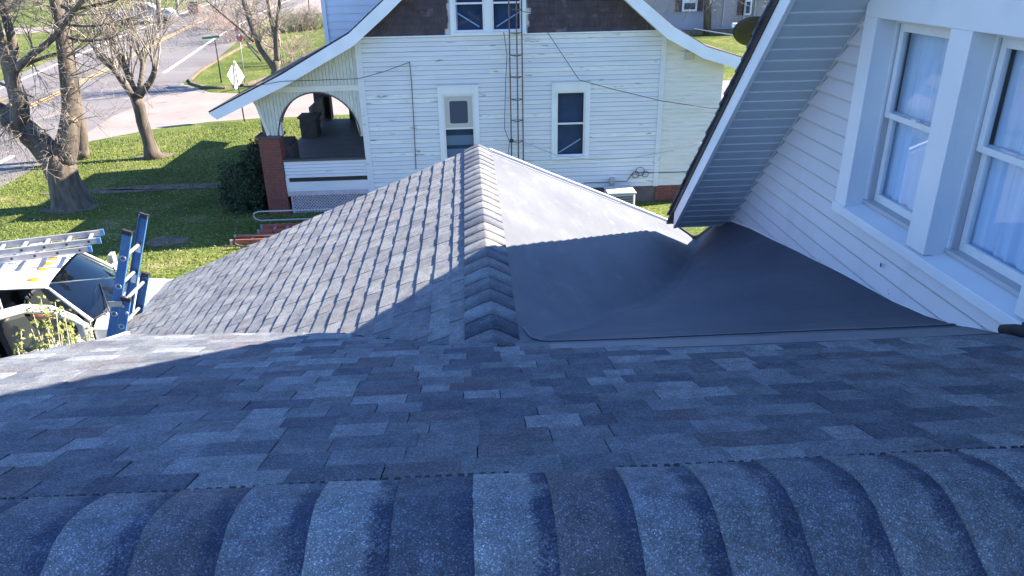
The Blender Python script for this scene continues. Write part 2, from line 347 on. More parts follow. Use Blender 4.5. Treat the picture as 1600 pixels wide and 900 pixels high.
# lawn: blades and flecks
def lawn():
    mb = MB(); rnd = random.Random(3)
    for i in range(52000):
        x = rnd.uniform(-20, -3.2); y = rnd.uniform(13, 33)
        if x < roadx(y)+4.9 or (y > 28.5+max(0, (x+16))*.65 and y > 28.5): continue
        h = rnd.uniform(.03, .085); a = rnd.uniform(0, 6.28); dx = math.cos(a)*.013; dy = math.sin(a)*.013
        lx = rnd.uniform(-.03,.03); ly = rnd.uniform(-.03,.03)
        mb.add([(x-dx,y-dy,0),(x+dx,y+dy,0),(x+lx,y+ly,h)], [(0,1,2)])
    tag(mb.build('grass', M['blade'], recalc=False), kind='stuff')
    mb = MB()
    for i in range(3600):
        x = rnd.uniform(-17, -3.4); y = rnd.uniform(13.5, 31)
        if x < roadx(y)+5 or y > 29+max(0, (x+16))*.6: continue
        if noise.noise(Vector((x*.5, y*.5, 3))) < -.05 and rnd.random() < .75: continue
        s = rnd.uniform(.012, .034); a = rnd.uniform(0, 6.28); c, d = math.cos(a)*s, math.sin(a)*s; z = rnd.uniform(.03, .08)
        mb.add([(x-c,y-d,z),(x+d*.6,y-c*.6,z+.01),(x+c,y+d,z),(x-d*.6,y+c*.6,z+.01)], [(0,1,2,3)])
    tag(mb.build('fallen_leaves', M['fleck'], recalc=False), kind='stuff')
lawn()

# ================================================================== OWN HOUSE
house = empty('shingled_house', 'house underfoot with blue-grey shingle roofs, grey rubber roof and white vinyl gable', 'house')
S = R_(18.75); CS, SS = math.cos(S), math.sin(S)
def yb(X):  # break line where the upper roof rolls over
    pts = [(-2.9,4.68),(-2.417,4.56),(-.911,4.26),(-.1,3.62),(.1,3.6)]
    if X <= pts[0][0]: return pts[0][1]
    for (a, b), (c, d) in zip(pts[:-1], pts[1:]):
        if X <= c: return b+(d-b)*(X-a)/(c-a)
    return 3.6
def zmain(X, Y):
    z = 4.9 - (Y-1.72)*math.tan(S)
    if X < .1:
        d = Y-yb(X)
        if d > 0: z -= 1.0*d*d/(d+.28)
    return z + .006*noise.noise(Vector((X*1.3, Y*1.1, 0)))
XR, ZR = .08, 4.236          # cross ridge
TL, TR = .405, .437
def zleft(X, Y): return ZR - TL*(XR-X) + .006*noise.noise(Vector((X*.8, Y*.8, 5)))
def zright(X): return ZR - TR*(X-XR)
EAVE = -3.745; YF = 8.5
def leftedge(Y): return -2.417 - (4.557-Y)*.379
def clip(poly, f):
    out = []
    for i, p in enumerate(poly):
        q = poly[(i+1) % len(poly)]; a, b = f(p), f(q)
        if a >= 0: out.append(p)
        if (a >= 0) != (b >= 0):
            t = a/(a-b); out.append((p[0]+(q[0]-p[0])*t, p[1]+(q[1]-p[1])*t))
    return out
def shingle_verts(poly, hfun, zfun, nrmv, th, bottom=-.002):
    """poly in plan (X,Y); hfun gives height above the deck."""
    top = [(x+nrmv[0]*hfun(x,y), y+nrmv[1]*hfun(x,y), zfun(x,y)+nrmv[2]*hfun(x,y)) for x, y in poly]
    bot = [(x, y, zfun(x,y)+bottom) for x, y in poly]
    return top, bot
def add_piece(mb, poly, hfun, zfun, nv):
    if len(poly) < 3: return False
    top, bot = shingle_verts(poly, hfun, zfun, nv, 0)
    n = len(poly)
    mb.add(top+bot, [tuple(range(n))] + [(i, n+i, n+(i+1) % n, (i+1) % n) for i in range(n)])
    return True
def area(poly): return abs(sum(poly[i][0]*poly[(i+1) % len(poly)][1]-poly[(i+1) % len(poly)][0]*poly[i][1] for i in range(len(poly))))/2 if len(poly) > 2 else 0
def pick():
    r = random.random(); s = 0
    for i, wt in enumerate(SW):
        s += wt
        if r < s: return i
    return 1
def course_pieces(u0, u1, gapp=.42):
    u = u0 - random.uniform(0, .25); out = []; tooth = random.random() < .5; last = -1
    while u < u1:
        wd = random.uniform(.13, .30) if tooth else random.uniform(.11, .26)
        c = pick()
        if c == last: c = pick()
        last = c
        gap = .0035 if random.random() < gapp else .0006
        out.append((max(u, u0), min(u+wd, u1)-gap, tooth, c)); u += wd; tooth = not tooth
    return [p for p in out if p[1]-p[0] > .01]
mroof = MB()
# main roof deck (under the shingles)
dk = [(x, y) for y in [1.2+.12*i for i in range(34)] for x in [0]]
def deck(name, xs, ys, zf, mtl, keepf, parent, dz=0):
    mb = MB(); n = len(xs); vs = [(x, y, zf(x,y)+dz) for y in ys for x in xs]
    fs = []
    for j in range(len(ys)-1):
        for i in range(n-1):
            cx = (xs[i]+xs[i+1])/2; cy = (ys[j]+ys[j+1])/2
            if keepf(cx, cy): fs.append((j*n+i, j*n+i+1, (j+1)*n+i+1, (j+1)*n+i))
    mb.add(vs, fs, 0, True); return mb.build(name, mtl, parent, recalc=False)
def rng(a, b, st):
    n = max(1, int(round((b-a)/st))); return [a+(b-a)*i/n for i in range(n+1)]
main = deck('main_roof', rng(-3.9, 2.758, .1), rng(1.35, 5.6, .06), zmain, SH[3],
            lambda x, y: x > leftedge(y)+.04 and ((x > .1 and y < 3.36) or (x <= .1 and (y < yb(x)+.1 or zmain(x,y) > zleft(x,y)-.05))), house, -.012)
cross = deck('cross_gable_roof', rng(EAVE+.02, XR, .12), rng(3.2, YF-.02, .15), zleft, SH[3],
             lambda x, y: y > 3.4 and zleft(x,y) < zmain(x,y)+.3 or y > 5, house, -.010)
NV = (0, SS, CS)
pieces = []   # (view weight, parent, name, poly, hfun, zfun, nv, colour)
cR = CS*.143
def rowY(k): return 1.72 + cR*k
for k in range(0, 27):
    yb0 = rowY(k); ya = yb0-cR*1.12
    x0 = leftedge(yb0)-.03
    x1 = 2.752 if k <= 11 else (.9 if k == 12 else (.34 if k == 13 else .1))
    if k > 14: x1 = .06-(k-14)*.10
    for (a, b, tooth, c) in course_pieces(x0, x1):
        hb = .0105 if tooth else .0065
        poly = [(a, ya), (b, ya), (b, yb0), (a, yb0)]
        poly = clip(poly, lambda p: p[0]-leftedge(p[1]))
        if k > 13:
            mx, my = (a+b)/2, yb0
            if zmain(mx, ya) < zleft(mx, ya)-.03: continue
        if area(poly) < .0008: continue
        hf = (lambda yb0, hb: (lambda x, y: .002+(hb-.002)*max(0, min(1, 1-(yb0-y)/(cR*1.12)))))(yb0, hb)
        d = math.hypot(math.hypot(mx-0 if k > 13 else (a+b)/2, yb0), 1.5)
        cxp = (a+b)/2
        vis = abs(cxp) < .80*(yb0+.1)*1.0+.4
        wgt = area(poly)/d**3 * (1 if vis else .001)
        pieces.append((wgt, main, poly, hf, zmain, NV, c))
# left slope shingles: courses run along Y
LS = math.atan(TL); CL, SL = math.cos(LS), math.sin(LS); cL = CL*.143; NL = (-SL, 0, CL)
k = 0
while True:
    xb = XR - .12 - cL*k; xa = xb + cL*1.12
    if xb < EAVE-.03: xb = EAVE-.02; xa = xb + cL*1.12
    for (a, b, tooth, c) in course_pieces(3.5, YF, .8):
        hb = .0165 if tooth else .0125
        poly = [(xb, a), (xa, a), (xa, b), (xb, b)]
        if xb < EAVE+.5:   # rounded far eave corner seen in the photograph
            poly = clip(poly, lambda p: (p[0]-EAVE)+.45-(p[1]-(YF-.33))*1.0)
        my = (a+b)/2; mx = (xa+xb)/2
        if my < 5.6 and zleft(mx, b) < zmain(mx, b)-.02 and b < yb(mx)+.15: continue
        if area(poly) < .0008: continue
        hf = (lambda xb, hb: (lambda x, y: .002+(hb-.002)*max(0, min(1, 1-(x-xb)/(cL*1.12)))))(xb, hb)
        d = math.hypot(mx, my)
        vis = my > yb(mx)-.1
        wgt = area(poly)/d**3 * (1 if vis else .001)*.8
        pieces.append((wgt, cross, poly, hf, zleft, NL, c))
    if xb <= EAVE-.019: break
    k += 1
pieces.sort(key=lambda p: -p[0])
lim = {main: 290, cross: 290}; cnt = {main: 0, cross: 0}; rest = {main: MB(), cross: MB()}
for wgt, par, poly, hf, zf, nv, c in pieces:
    if cnt[par] < lim[par]:
        cnt[par] += 1; mb = MB(); add_piece(mb, poly, hf, zf, nv); mb.build('shingle', (SH if par is main else SHL)[c], par, recalc=False)
    else:
        n0 = len(rest[par].f); add_piece(rest[par], poly, hf, zf, nv)
        for i in range(n0, len(rest[par].f)): rest[par].m[i] = c
for par in (main, cross): tag(rest[par].build('far_shingles', SH if par is main else SHL, par, recalc=False), kind='stuff')
# ---- main ridge caps: convex profile across the ridge (Y,Z), pieces along X, with a vent strip below
prof = [(1.575,4.962),(1.53,4.981),(1.48,5.001),(1.43,5.016),(1.38,5.023),(1.33,5.018),(1.28,5.002),(1.23,4.980),(1.17,4.950),(1.10,4.917)]
ridge = MB(); ridge.box((-3.3,1.18,4.88),(2.75,1.55,4.945)); ridge = ridge.build('ridge_vent', M['vent'], house)
_pf = prof; prof = []
for i_ in range(len(_pf)-1):
    p0 = _pf[max(0, i_-1)]; p1 = _pf[i_]; p2 = _pf[i_+1]; p3 = _pf[min(len(_pf)-1, i_+2)]
    for t_ in (0, .33, .67):
        prof.append(tuple(.5*((2*p1[c_])+(-p0[c_]+p2[c_])*t_+(2*p0[c_]-5*p1[c_]+4*p2[c_]-p3[c_])*t_**2+(-p0[c_]+3*p1[c_]-3*p2[c_]+p3[c_])*t_**3) for c_ in (0, 1)))
prof.append(_pf[-1])
e = .187
capseq = [1,2,5,4,5,0,3,0,4,5,1,2,1,1,5,3,1,0,2]
# cap edges at x = (edge px) ; piece k spans [x, x+e]; its right quarter carries the dark granule band
xs0 = aty(740, 757, 1.572).x
k0 = -14
for k in range(k0, 14):
    xa = xs0 + e*k; xbb = xa + e*1.16
    mb = MB(); n = len(prof); c = capseq[(k+7) % len(capseq)]
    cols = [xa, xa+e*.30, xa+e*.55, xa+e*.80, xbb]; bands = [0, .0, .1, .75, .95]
    wob = [.003*noise.noise(Vector((k*3.1, q*.5, 0))) for q in range(len(prof))]
    vs = []
    for j, xx in enumerate(cols):
        t = (xx-xa)/(xbb-xa)
        lift = .0075*(1-t)+.001     # left edge rides over the previous cap
        for q, (py, pz) in enumerate(prof):
            vs.append((xx + wob[q]*(1 if j == 0 else 0), py, pz+lift+.004*noise.noise(Vector((xx*3, py*4, 2)))))
    nb = len(vs); vs += [(vs[q][0], vs[q][1], vs[q][2]-.012) for q in range(n)]
    vs += [(vs[j*n][0], vs[j*n][1], vs[j*n][2]-.010) for j in range(5)]
    fs = []; 
    for j in range(4):
        fs.append(([(j*n+q, (j+1)*n+q, (j+1)*n+q+1, j*n+q+1) for q in range(n-1)], 0))
    for fl, mi in fs: mb.add([], [], 0); base = 0
    mb.v = [tuple(v) for v in vs]
    for fl, mi in fs:
        for f in fl: mb.f.append(f); mb.m.append(mi); mb.sm.append(True)
    for q in range(n-1): mb.f.append((q, q+1, nb+q+1, nb+q)); mb.m.append(0); mb.sm.append(False)
    for j in range(4): mb.f.append((j*n, nb+n+j, nb+n+j+1, (j+1)*n)); mb.m.append(0); mb.sm.append(False)
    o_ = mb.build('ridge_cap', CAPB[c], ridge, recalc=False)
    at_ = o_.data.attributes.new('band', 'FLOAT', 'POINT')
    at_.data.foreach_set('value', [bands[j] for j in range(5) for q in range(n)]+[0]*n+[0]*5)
mb = MB(); xx = -2.9
mb2 = MB()
while xx < 2.7:
    wd = random.uniform(.010, .018)
    if noise.noise(Vector((xx*2.2, 0, 7))) > -.22: mb.box((xx, 1.574, zmain(xx,1.58)+.004), (xx+wd, 1.592, zmain(xx,1.58)+.0125))
    xx += random.uniform(.024, .034)
tag(mb.build('vent_slots', M['dark'], ridge), kind='stuff')
mb = MB(); mb.box((-3.2,1.54,4.935),(2.74,1.583,4.957)); mb.build('vent_edge', M['vent'], ridge)
# back slope beyond the ridge, behind the camera
mb = MB(); mb.add([(-4,1.2,4.9),(2.75,1.2,4.9),(2.75,-3.5,3.4),(-4,-3.5,3.4)], [(0,1,2,3)]); mb.build('back_roof', SH[2], house)
# ---- cross ridge caps
crest = []
def xprof(s):   # across the ridge: s from -.17 (left) to .16 (right)
    z = (ZR - TL*abs(s)) if s < 0 else (ZR - TR*s)
    return z - .007*math.exp(-(s/.030)**2) + (.028-.008*min(1, abs(s)/.16) if s < 0 else .028-.020*min(1, s/.155))
ss = [-.165,-.11,-.07,-.045,-.025,-.01,0,.01,.025,.045,.07,.11,.155]
y = 3.42; k = 0
while y < YF:
    y1 = min(y+.19*1.15, YF+.01); mb = MB(); n = len(ss); vs = []
    c = random.choice([1,2,3,3,4,5,0,0,2]); 
    rows = [y, y+.19*.66, y+.19*.74, y1] if y1 > y+.17 else [y, y+.05, y+.07, y1]
    for j, yy in enumerate(rows):
        lift = .0065*(1-j/3)+.002
        for s in ss: vs.append((XR+s, yy-.02*abs(s)/.16*0, xprof(s)+lift))
    b0 = len(vs); vs += [(v[0], v[1], v[2]-.012) for v in vs[:n]]
    mb.v = vs
    for j in range(3):
        for q in range(n-1): mb.f.append((j*n+q, j*n+q+1, (j+1)*n+q+1, (j+1)*n+q)); mb.m.append(0); mb.sm.append(True)
    for q in range(n-1): mb.f.append((q, b0+q, b0+q+1, q+1)); mb.m.append(0); mb.sm.append(False)
    # side skirts
    o_ = mb.build('ridge_cap', (SHL if random.random() < .6 else SH)[c], cross, recalc=False)
    y += .19
# ---- membrane
def lerpt(tab, y):
    if y <= tab[0][0]: return tab[0][1]
    for (a, b), (c, d) in zip(tab[:-1], tab[1:]):
        if y <= c: return b+(d-b)*(y-a)/(c-a)
    return tab[-1][1]
WB = [(3.0,4.475),(3.276,4.366),(3.637,4.236),(3.928,4.156),(4.275,4.095),(5.164,3.974),(6.832,3.72),(7.614,3.56),(8.1,3.40)]
CC = [(3.1,.0),(3.6,.0),(4.04,.03),(4.78,.107),(5.65,.28),(6.4,.46),(7.25,.80),(8,1.6)]
def smax(a, b, k=.05): h = max(0, 1-abs(a-b)/k); return max(a, b)+h*h*k*.25
def zmem(X, Y):
    p = lerpt(WB, Y) + lerpt(CC, Y)*(X-2.76)
    zp = 4.9-(Y-1.72)*math.tan(S)
    if Y < 3.6: p = min(p, zp-.004) if Y < 3.4 else p
    r = zright(X)
    z = smax(r, p, .06)
    if Y < 3.7: z = min(z, zp+.02+max(0, Y-3.45)*.5)
    return z + .005*noise.noise(Vector((X*1.5, Y*1.5, 9)))+.002*noise.noise(Vector((X*6, Y*5, 1)))
def memedge(Y):  # right boundary
    if Y < 7.614: return 2.77
    return lerpt([(7.614,2.76),(8.0,2.62),(8.3,2.54),(8.52,2.44)], Y)
xs = rng(XR+.12, 2.77, .022); ys = rng(3.16, 8.52, .026)
mb = MB(); n = len(xs)
vs = []
for yy in ys:
    xe = memedge(yy)
    for i, xx in enumerate(xs):
        x_ = (XR+.12) + (xe-XR-.12)*i/(n-1); vs.append((x_, yy, zmem(x_, yy)))
mb.add(vs, [(j*n+i, j*n+i+1, (j+1)*n+i+1, (j+1)*n+i) for j in range(len(ys)-1) for i in range(n-1)], 0, True)
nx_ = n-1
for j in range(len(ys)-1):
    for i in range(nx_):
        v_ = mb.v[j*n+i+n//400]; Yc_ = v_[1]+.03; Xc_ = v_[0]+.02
        if lerpt(WB, Yc_)+lerpt(CC, Yc_)*(Xc_-2.76) > zright(Xc_) and (Yc_ > 3.75 or Xc_ > 2.2): mb.m[j*nx_+i] = 1  # painted shade: wall side of the valley gets the darker membrane colour
mem = mb.build('rubber_roof', [M['membrane'], M['membrane_shade']], house, recalc=False)
tag(mem, 'dusty grey rubber membrane dished towards the valley')
def ribbon(name, pts, wd, zf, mtl, parent, dz=.004, th=.004):
    mb = MB(); L_ = []
    for i, p in enumerate(pts):
        p = Vector((*p, 0)); t = (Vector((*pts[min(i+1, len(pts)-1)], 0))-Vector((*pts[max(i-1, 0)], 0))).normalized(); s = Vector((-t.y, t.x, 0))*wd/2
        for q in (p-s, p+s): L_.append((q.x, q.y, zf(q.x, q.y)+dz))
    n = len(L_); L2 = [(a, b, c-dz-th) for a, b, c in L_]
    mb.add(L_+L2, [(2*i, 2*i+1, 2*i+3, 2*i+2) for i in range(len(pts)-1)] + [(2*i, 2*i+2, n+2*i+2, n+2*i) for i in range(len(pts)-1)] + [(2*i+1, n+2*i+1, n+2*i+3, 2*i+3) for i in range(len(pts)-1)])
    return mb.build(name, mtl, parent)
# strip of membrane between shingles and the seam, and the raised lap seam
seam = [(.27,4.00),(.31,3.88),(.42,3.78),(.8,3.72),(1.2,3.70),(1.7,3.68),(2.2,3.66),(2.6,3.66),(2.74,3.66)]
def dense(pts, st=.05):
    o = []
    for a, b in zip(pts[:-1], pts[1:]):
        k = max(1, int(math.dist(a, b)/st)); o += [(a[0]+(b[0]-a[0])*i/k, a[1]+(b[1]-a[1])*i/k) for i in range(k)]
    return o+[pts[-1]]
ribbon('lap_seam', dense(seam), .022, zmem, M['membrane_strip'], mem, .006)
ribbon('seam_sealant', dense([(a, b-.015) for a, b in seam]), .0045, zmem, M['vent'], mem, .0075)
ribbon('cover_strip', dense([(.38,3.46),(1.1,3.43),(2.0,3.42),(2.74,3.43)]), .26, zmem, M['membrane_strip'], mem, .003)
# metal edges on the far rake of the rubber roof
def ztop(x, y): return zmem(x, min(y, 8.5))
ribbon('edge_metal', dense([(XR+.13,8.47),(1.0,8.47),(2.0,8.47),(2.38,8.47)]), .05, ztop, M['white'], mem, .03, .02)
ribbon('edge_metal', dense([(XR+.13,8.38),(1.0,8.385),(1.75,8.40)]), .016, ztop, M['track'], mem, .008)
ribbon('edge_metal', dense([(2.46,8.42),(2.56,8.2),(2.63,7.95),(2.73,7.66)]), .03, ztop, M['dark'], mem, .02, .05)
# far and left fascias, eave edge, gable wall under the cross gable and outer walls
mb = MB()
mb.prism([(EAVE+.05, YF-.01, ztop(0,8.5)*0+zleft(EAVE,8)-.03), (XR, YF-.01, ZR-.03), (2.40, YF-.01, zright(2.40)-.02), (2.40, YF-.01, zright(2.4)-.20), (XR, YF-.01, ZR-.21), (EAVE+.05, YF-.01, zleft(EAVE,8)-.2)], (0, -.03, 0))
mb.build('rake_board', M['white'], house)
mb = MB(); mb.box((EAVE+.0, 3.5, 2.60), (EAVE+.03, YF-.35, zleft(EAVE,5)-.015)); mb.build('eave_board', M['white'], house)
mb = MB()
mb.prism([(-3.4, 8.1, 0), (2.7, 8.1, 0), (2.7, 8.1, 2.9), (XR, 8.1, 4.0), (-3.4, 8.1, 2.7)], (0, -.2, 0))
mb.box((-3.4,-3.5,0),(-3.2,8.0,2.7)); mb.box((-3.4,-3.5,2.7),(-3.2,3.9,3.6))
mb.prism([(-3.2, 3.9, 2.7), (-2.45, 3.9, 3.95), (-3.3, 1.6, 4.7), (-3.2, -3.0, 3.4)], (.05, 0, 0))
mb.build('wall', M['vinyl'], house)
mb = MB()
prev = None
for yy in rng(1.3, 4.6, .3):
    a = (leftedge(yy)+.01, yy, zmain(leftedge(yy)+.05, min(yy, 4.5))-.012)
    if prev: mb.hexa([(prev[0],prev[1],prev[2]-.16),(prev[0]+.03,prev[1],prev[2]-.16),(a[0]+.03,a[1],a[2]-.16),(a[0],a[1],a[2]-.16),prev,(prev[0]+.03,prev[1],prev[2]),(a[0]+.03,a[1],a[2]),a])
    prev = a
mb.build('rake_board', M['white'], house)

# ---- vinyl gable wall on the right
X0 = 2.76; RK = 1.029
def zrake(Y): return 5.909 + (5.175-Y)*RK if Y > 1.7 else 5.909+(5.175-3.4+Y)*RK
gable = MB(); gable.prism([(X0+.02, 7.60, 3.0), (X0+.02, 7.60, zrake(7.6)), (X0+.02, 1.7, zrake(1.7)), (X0+.02, -4.0, zrake(-4.0)), (X0+.02, -4.0, 3.0)], (0, 0, 0)) if False else None
OPEN = [(4.226, 5.035), (3.22, 4.03)]; OZ0, OZ1 = 4.515, 5.805
TRIM = (2.45, 5.197, 4.432, 5.975)      # Y0,Y1,Z0,Z1 of the casing
def wbase(Y): return lerpt(WB, Y) if Y > 3.0 else 4.475+(3.0-Y)*.34
gw = MB()
def wallquad(y0, y1, z0, z1, x=X0+.03):
    gw.add([(x,y0,z0),(x,y1,z0),(x,y1,z1),(x,y0,z1)], [(0,1,2,3)])
# backing wall as cells leaving the openings out
ysb = sorted(set([-4.0,-2,0,1.7,2.45,3.22,4.03,4.226,5.035,5.197,6,6.8,7.6]))
for a, b in zip(ysb[:-1], ysb[1:]):
    hole = any(o0 <= (a+b)/2 <= o1 for o0, o1 in OPEN)
    za, zb = zrake(a), zrake(b)
    if hole:
        gw.add([(X0+.03,a,3.0),(X0+.03,b,3.0),(X0+.03,b,OZ0),(X0+.03,a,OZ0)], [(0,1,2,3)])
        gw.add([(X0+.03,a,OZ1),(X0+.03,b,OZ1),(X0+.03,b,zb),(X0+.03,a,za)], [(0,1,2,3)])
    else: gw.add([(X0+.03,a,3.0),(X0+.03,b,3.0),(X0+.03,b,zb),(X0+.03,a,za)], [(0,1,2,3)])
gw.add([(X0+.03,7.6,3.0),(X0+6,7.6,3.0),(X0+6,7.6,zrake(7.6)),(X0+.03,7.6,zrake(7.6))], [(0,1,2,3)])
gwall = gw.build('gable_wall', M['vinyl'], house)
zz = 3.56-.127*2; row = 0
while zz < 9.6:
    z0, z1 = zz, zz+.127
    segs = []
    if z0+.002 > TRIM[2] and z0 < TRIM[3]: ivs = [(TRIM[1], 7.62), (-4, TRIM[0])]
    else: ivs = [(-4, 7.62)]
    for (ya, yb_) in ivs:
        mb = MB(); prev = None; any_ = False
        st = rng(ya, yb_, .08 if ya > 3 or yb_ > 5 else .3)
        for yy in st:
            b0 = max(z0-.004, wbase(yy)); t0 = min(z1, zrake(yy)+.01)
            if zz < TRIM[2] < z1 and TRIM[0] < yy < TRIM[1]: t0 = min(t0, TRIM[2])
            cur = None
            if t0 > b0+.001:
                fb = (b0-z0)/.127; ft = (t0-z0)/.127
                def xo(f): return X0-.014-.015*f/.13 if f < .13 else X0-.029+.027*(f-.13)/.87
                fm = min(max(.13, fb), ft)
                cur = [(xo(max(0, fb)), yy, b0), (xo(ft), yy, t0), (X0+.028, yy, b0), (xo(fm), yy, z0+.127*fm)]
            if prev and cur:
                mb.add(prev+cur, [(0,4,7,3),(3,7,5,1),(0,2,6,4)]); any_ = True
            prev = cur
        if any_: mb.build('siding_board', M['vinyl'], gwall)
    zz += .127; row += 1
mb = MB(); pr = None
for yy in rng(3.28, 7.6, .06):
    z = wbase(yy); cur = [(X0-.022, yy, z-.012), (X0-.022, yy, z+.006), (X0+.01, yy, z+.006), (X0+.01, yy, z-.012)]
    if pr: mb.add(pr+cur, [(0,1,5,4),(1,2,6,5)])
    pr = cur
mb.build('starter_strip', M['white'], gwall)
# small dark hole and nail specks in the siding
mb = MB()
def speck_at(px, py, r):
    p = atx(px, py, X0-.032); n = 10
    mb.add([(p.x-.003, p.y, p.z)]+[(p.x-.003, p.y+math.cos(k*.628)*r*.6, p.z+math.sin(k*.628)*r) for k in range(n)], [(0, 1+k, 1+(k+1) % n) for k in range(n)])
speck_at(1377, 414, .017)
for p in [(1388,453),(1389,459),(1420,482),(1534,510),(1228,383),(1281,407),(1291,416),(1171,355)]: speck_at(*p, .0055)
mb.build('nail_hole', M['dark'], gwall)
mb = MB(); mb.tube([(X0-.05,3.26,4.40),(X0-.03,3.17,4.45),(X0-.03,3.05,4.49)], [.03,.045,.05], 10); mb.build('boot_flashing', M['dark'], gwall)
# windows
wu = MB()
xt = X0-.050
wu.box((xt, TRIM[0], OZ1), (X0+.01, TRIM[1], TRIM[3]))                 # head casing
wu.box((xt, OPEN[0][1], TRIM[2]+.0), (X0+.01, TRIM[1], OZ1-.0))        # far jamb casing
wu.box((xt, OPEN[1][1], OZ0-.0), (X0+.01, OPEN[0][0], OZ1))            # mullion casing
wu.box((xt, TRIM[0], OZ0), (X0+.01, OPEN[1][0], OZ1))
win = wu.build('window_casing', M['white'], house, bevel=.004)
mb = MB()
mb.hexa([(xt-.012,TRIM[0],TRIM[2]-.0),(X0+.12,TRIM[0],TRIM[2]),(X0+.12,OPEN[0][1],TRIM[2]),(xt-.012,OPEN[0][1],TRIM[2]),(xt-.012,TRIM[0],OZ0-.018),(X0+.12,TRIM[0],OZ0+.022),(X0+.12,OPEN[0][1],OZ0+.022),(xt-.012,OPEN[0][1],OZ0-.018)])
mb.box((xt-.012,OPEN[0][1]+.0005,TRIM[2]-.002),(X0+.01,TRIM[1]+.01,TRIM[2]+.075))
mb.build('sill', M['white'], win, bevel=.004)
for (a, b) in OPEN:
    fr = MB(); xi = X0+.13
    # returns
    fr.box((X0-.0,b-.001,OZ0),(xi,b+.012,OZ1)); fr.box((X0-.0,a-.012,OZ0),(xi,a+.001,OZ1)); fr.box((X0,a,OZ1-.001),(xi,b,OZ1+.012))
    # frame tracks
    for (y0, y1) in ((b-.022, b-.0015), (a+.0015, a+.022)):
        fr.box((X0+.085,y0,OZ0+.02),(xi,y1,OZ1-.002))
    fr.box((X0+.085,a+.022,OZ1-.03),(xi,b-.022,OZ1-.002))
    f = fr.build('window_frame', M['white'], win)
    tr = MB()
    for (y0, y1) in ((b-.034, b-.022), (a+.022, a+.034)):
        tr.box((X0+.098,y0,OZ0+.02),(xi+.04,y1,OZ1-.03))
    tr.box((X0+.075,a+.0015,OZ0+.018),(xi+.05,b-.0015,OZ0+.045)); tr.build('track', M['track'], win)
    zm = (OZ0+OZ1)/2+.02
    def sash(x, z0, z1, rb, rt):
        s = MB(); y0, y1 = a+.036, b-.036
        s.box((x,y0,z0),(x+.032,y0+.045,z1)); s.box((x,y1-.045,z0),(x+.032,y1,z1))
        s.box((x+.001,y0+.045,z0),(x+.031,y1-.045,z0+rb)); s.box((x+.001,y0+.045,z1-rt),(x+.031,y1-.045,z1))
        so_ = s.build('sash', M['sash'], win, bevel=.003)
        g = MB(); g.box((x+.012,y0+.043,z0+rb-.002),(x+.018,y1-.043,z1-rt+.002)); g.build('pane', M['glass'], win)
    sash(X0+.100, zm-.02, OZ1-.032, .038, .05)
    sash(X0+.138, OZ0+.045, zm+.02, .055, .038)
    c = MB(); k = 0; yy = a+.02; pts = []
    while yy < b-.02: pts.append((X0+.20+.016*math.sin(yy*46+math.sin(yy*17)*2), yy)); yy += .012
    c.add([(p[0], p[1], z) for z in (OZ0-.1, OZ1+.1) for p in pts], [(i, i+1, len(pts)+i+1, len(pts)+i) for i in range(len(pts)-1)], 0, True)
    c.build('curtain', M['curtain'], win, recalc=False)
    r = MB(); r.box((X0+.6,a-.3,OZ0-.5),(X0+.62,b+.3,OZ1+.5)); r.build('room_back', M['dark_int'], win)
r = MB(); r.box((X0+.06,2.4,OZ0-.03),(X0+.62,5.4,OZ0-.02)); r.box((X0+.06,2.4,OZ1+.05),(X0+.62,5.4,OZ1+.06)); r.box((X0+.06,5.3,OZ0),(X0+.62,5.32,OZ1+.05)); r.build('room', M['dark_int'], win)
l = MB(); p = Vector((X0+.088, 4.63, OZ1-.65)); l.box((p.x,p.y-.03,zm+.018),(p.x+.03,p.y+.03,zm+.032)); l.build('sash_lock', M['sash'], win)
# ---- rake overhang: soffit boards, fascia, roof above
XO = 2.155
def rk(Y, off=0): return zrake(Y)+off
over = MB()
YE = 7.50
over.add([(X0+.02,YE,rk(YE)+.012),(XO+.02,YE,rk(YE)+.012),(XO+.02,1.7,rk(1.7)+.012),(X0+.02,1.7,rk(1.7)+.012)], [(0,1,2,3)])
over.add([(X0+.02,1.7,rk(1.7)+.012),(XO+.02,1.7,rk(1.7)+.012),(XO+.02,-4.4,rk(-4.4)+.012),(X0+.02,-4.4,rk(-4.4)+.012)], [(0,1,2,3)])
rake = over.build('rake_soffit', M['soffit'], house)
yy = YE
dirv = Vector((0, -1, RK)).normalized(); nrmv = Vector((0, -RK, -1)).normalized()
P0 = Vector((0, YE, rk(YE)))
Ltot = (YE-1.7)/(-dirv.y); t = 0; alt = 0
while t < Ltot-.05:
    wdt = .125
    a0 = P0+dirv*(t+.004); a1 = P0+dirv*(t+wdt-.016); a2 = P0+dirv*(t+wdt-.002)
    mb = MB()
    def pt(p, x, off): q = p + nrmv*off; return (x, q.y, q.z)
    mb.add([pt(a0,XO+.03,.006),pt(a0,X0-.004,.006),pt(a1,X0-.004,.006),pt(a1,XO+.03,.006),pt(a2,XO+.03,-.006),pt(a2,X0-.004,-.006),pt(a0,XO+.03,-.006),pt(a0,X0-.004,-.006)], [(0,1,2,3),(3,2,5,4),(0,6,7,1)]); mb.m[1] = 1
    mb.build('soffit_board', [M['soffit'], M['fascia']], rake)
    t += wdt
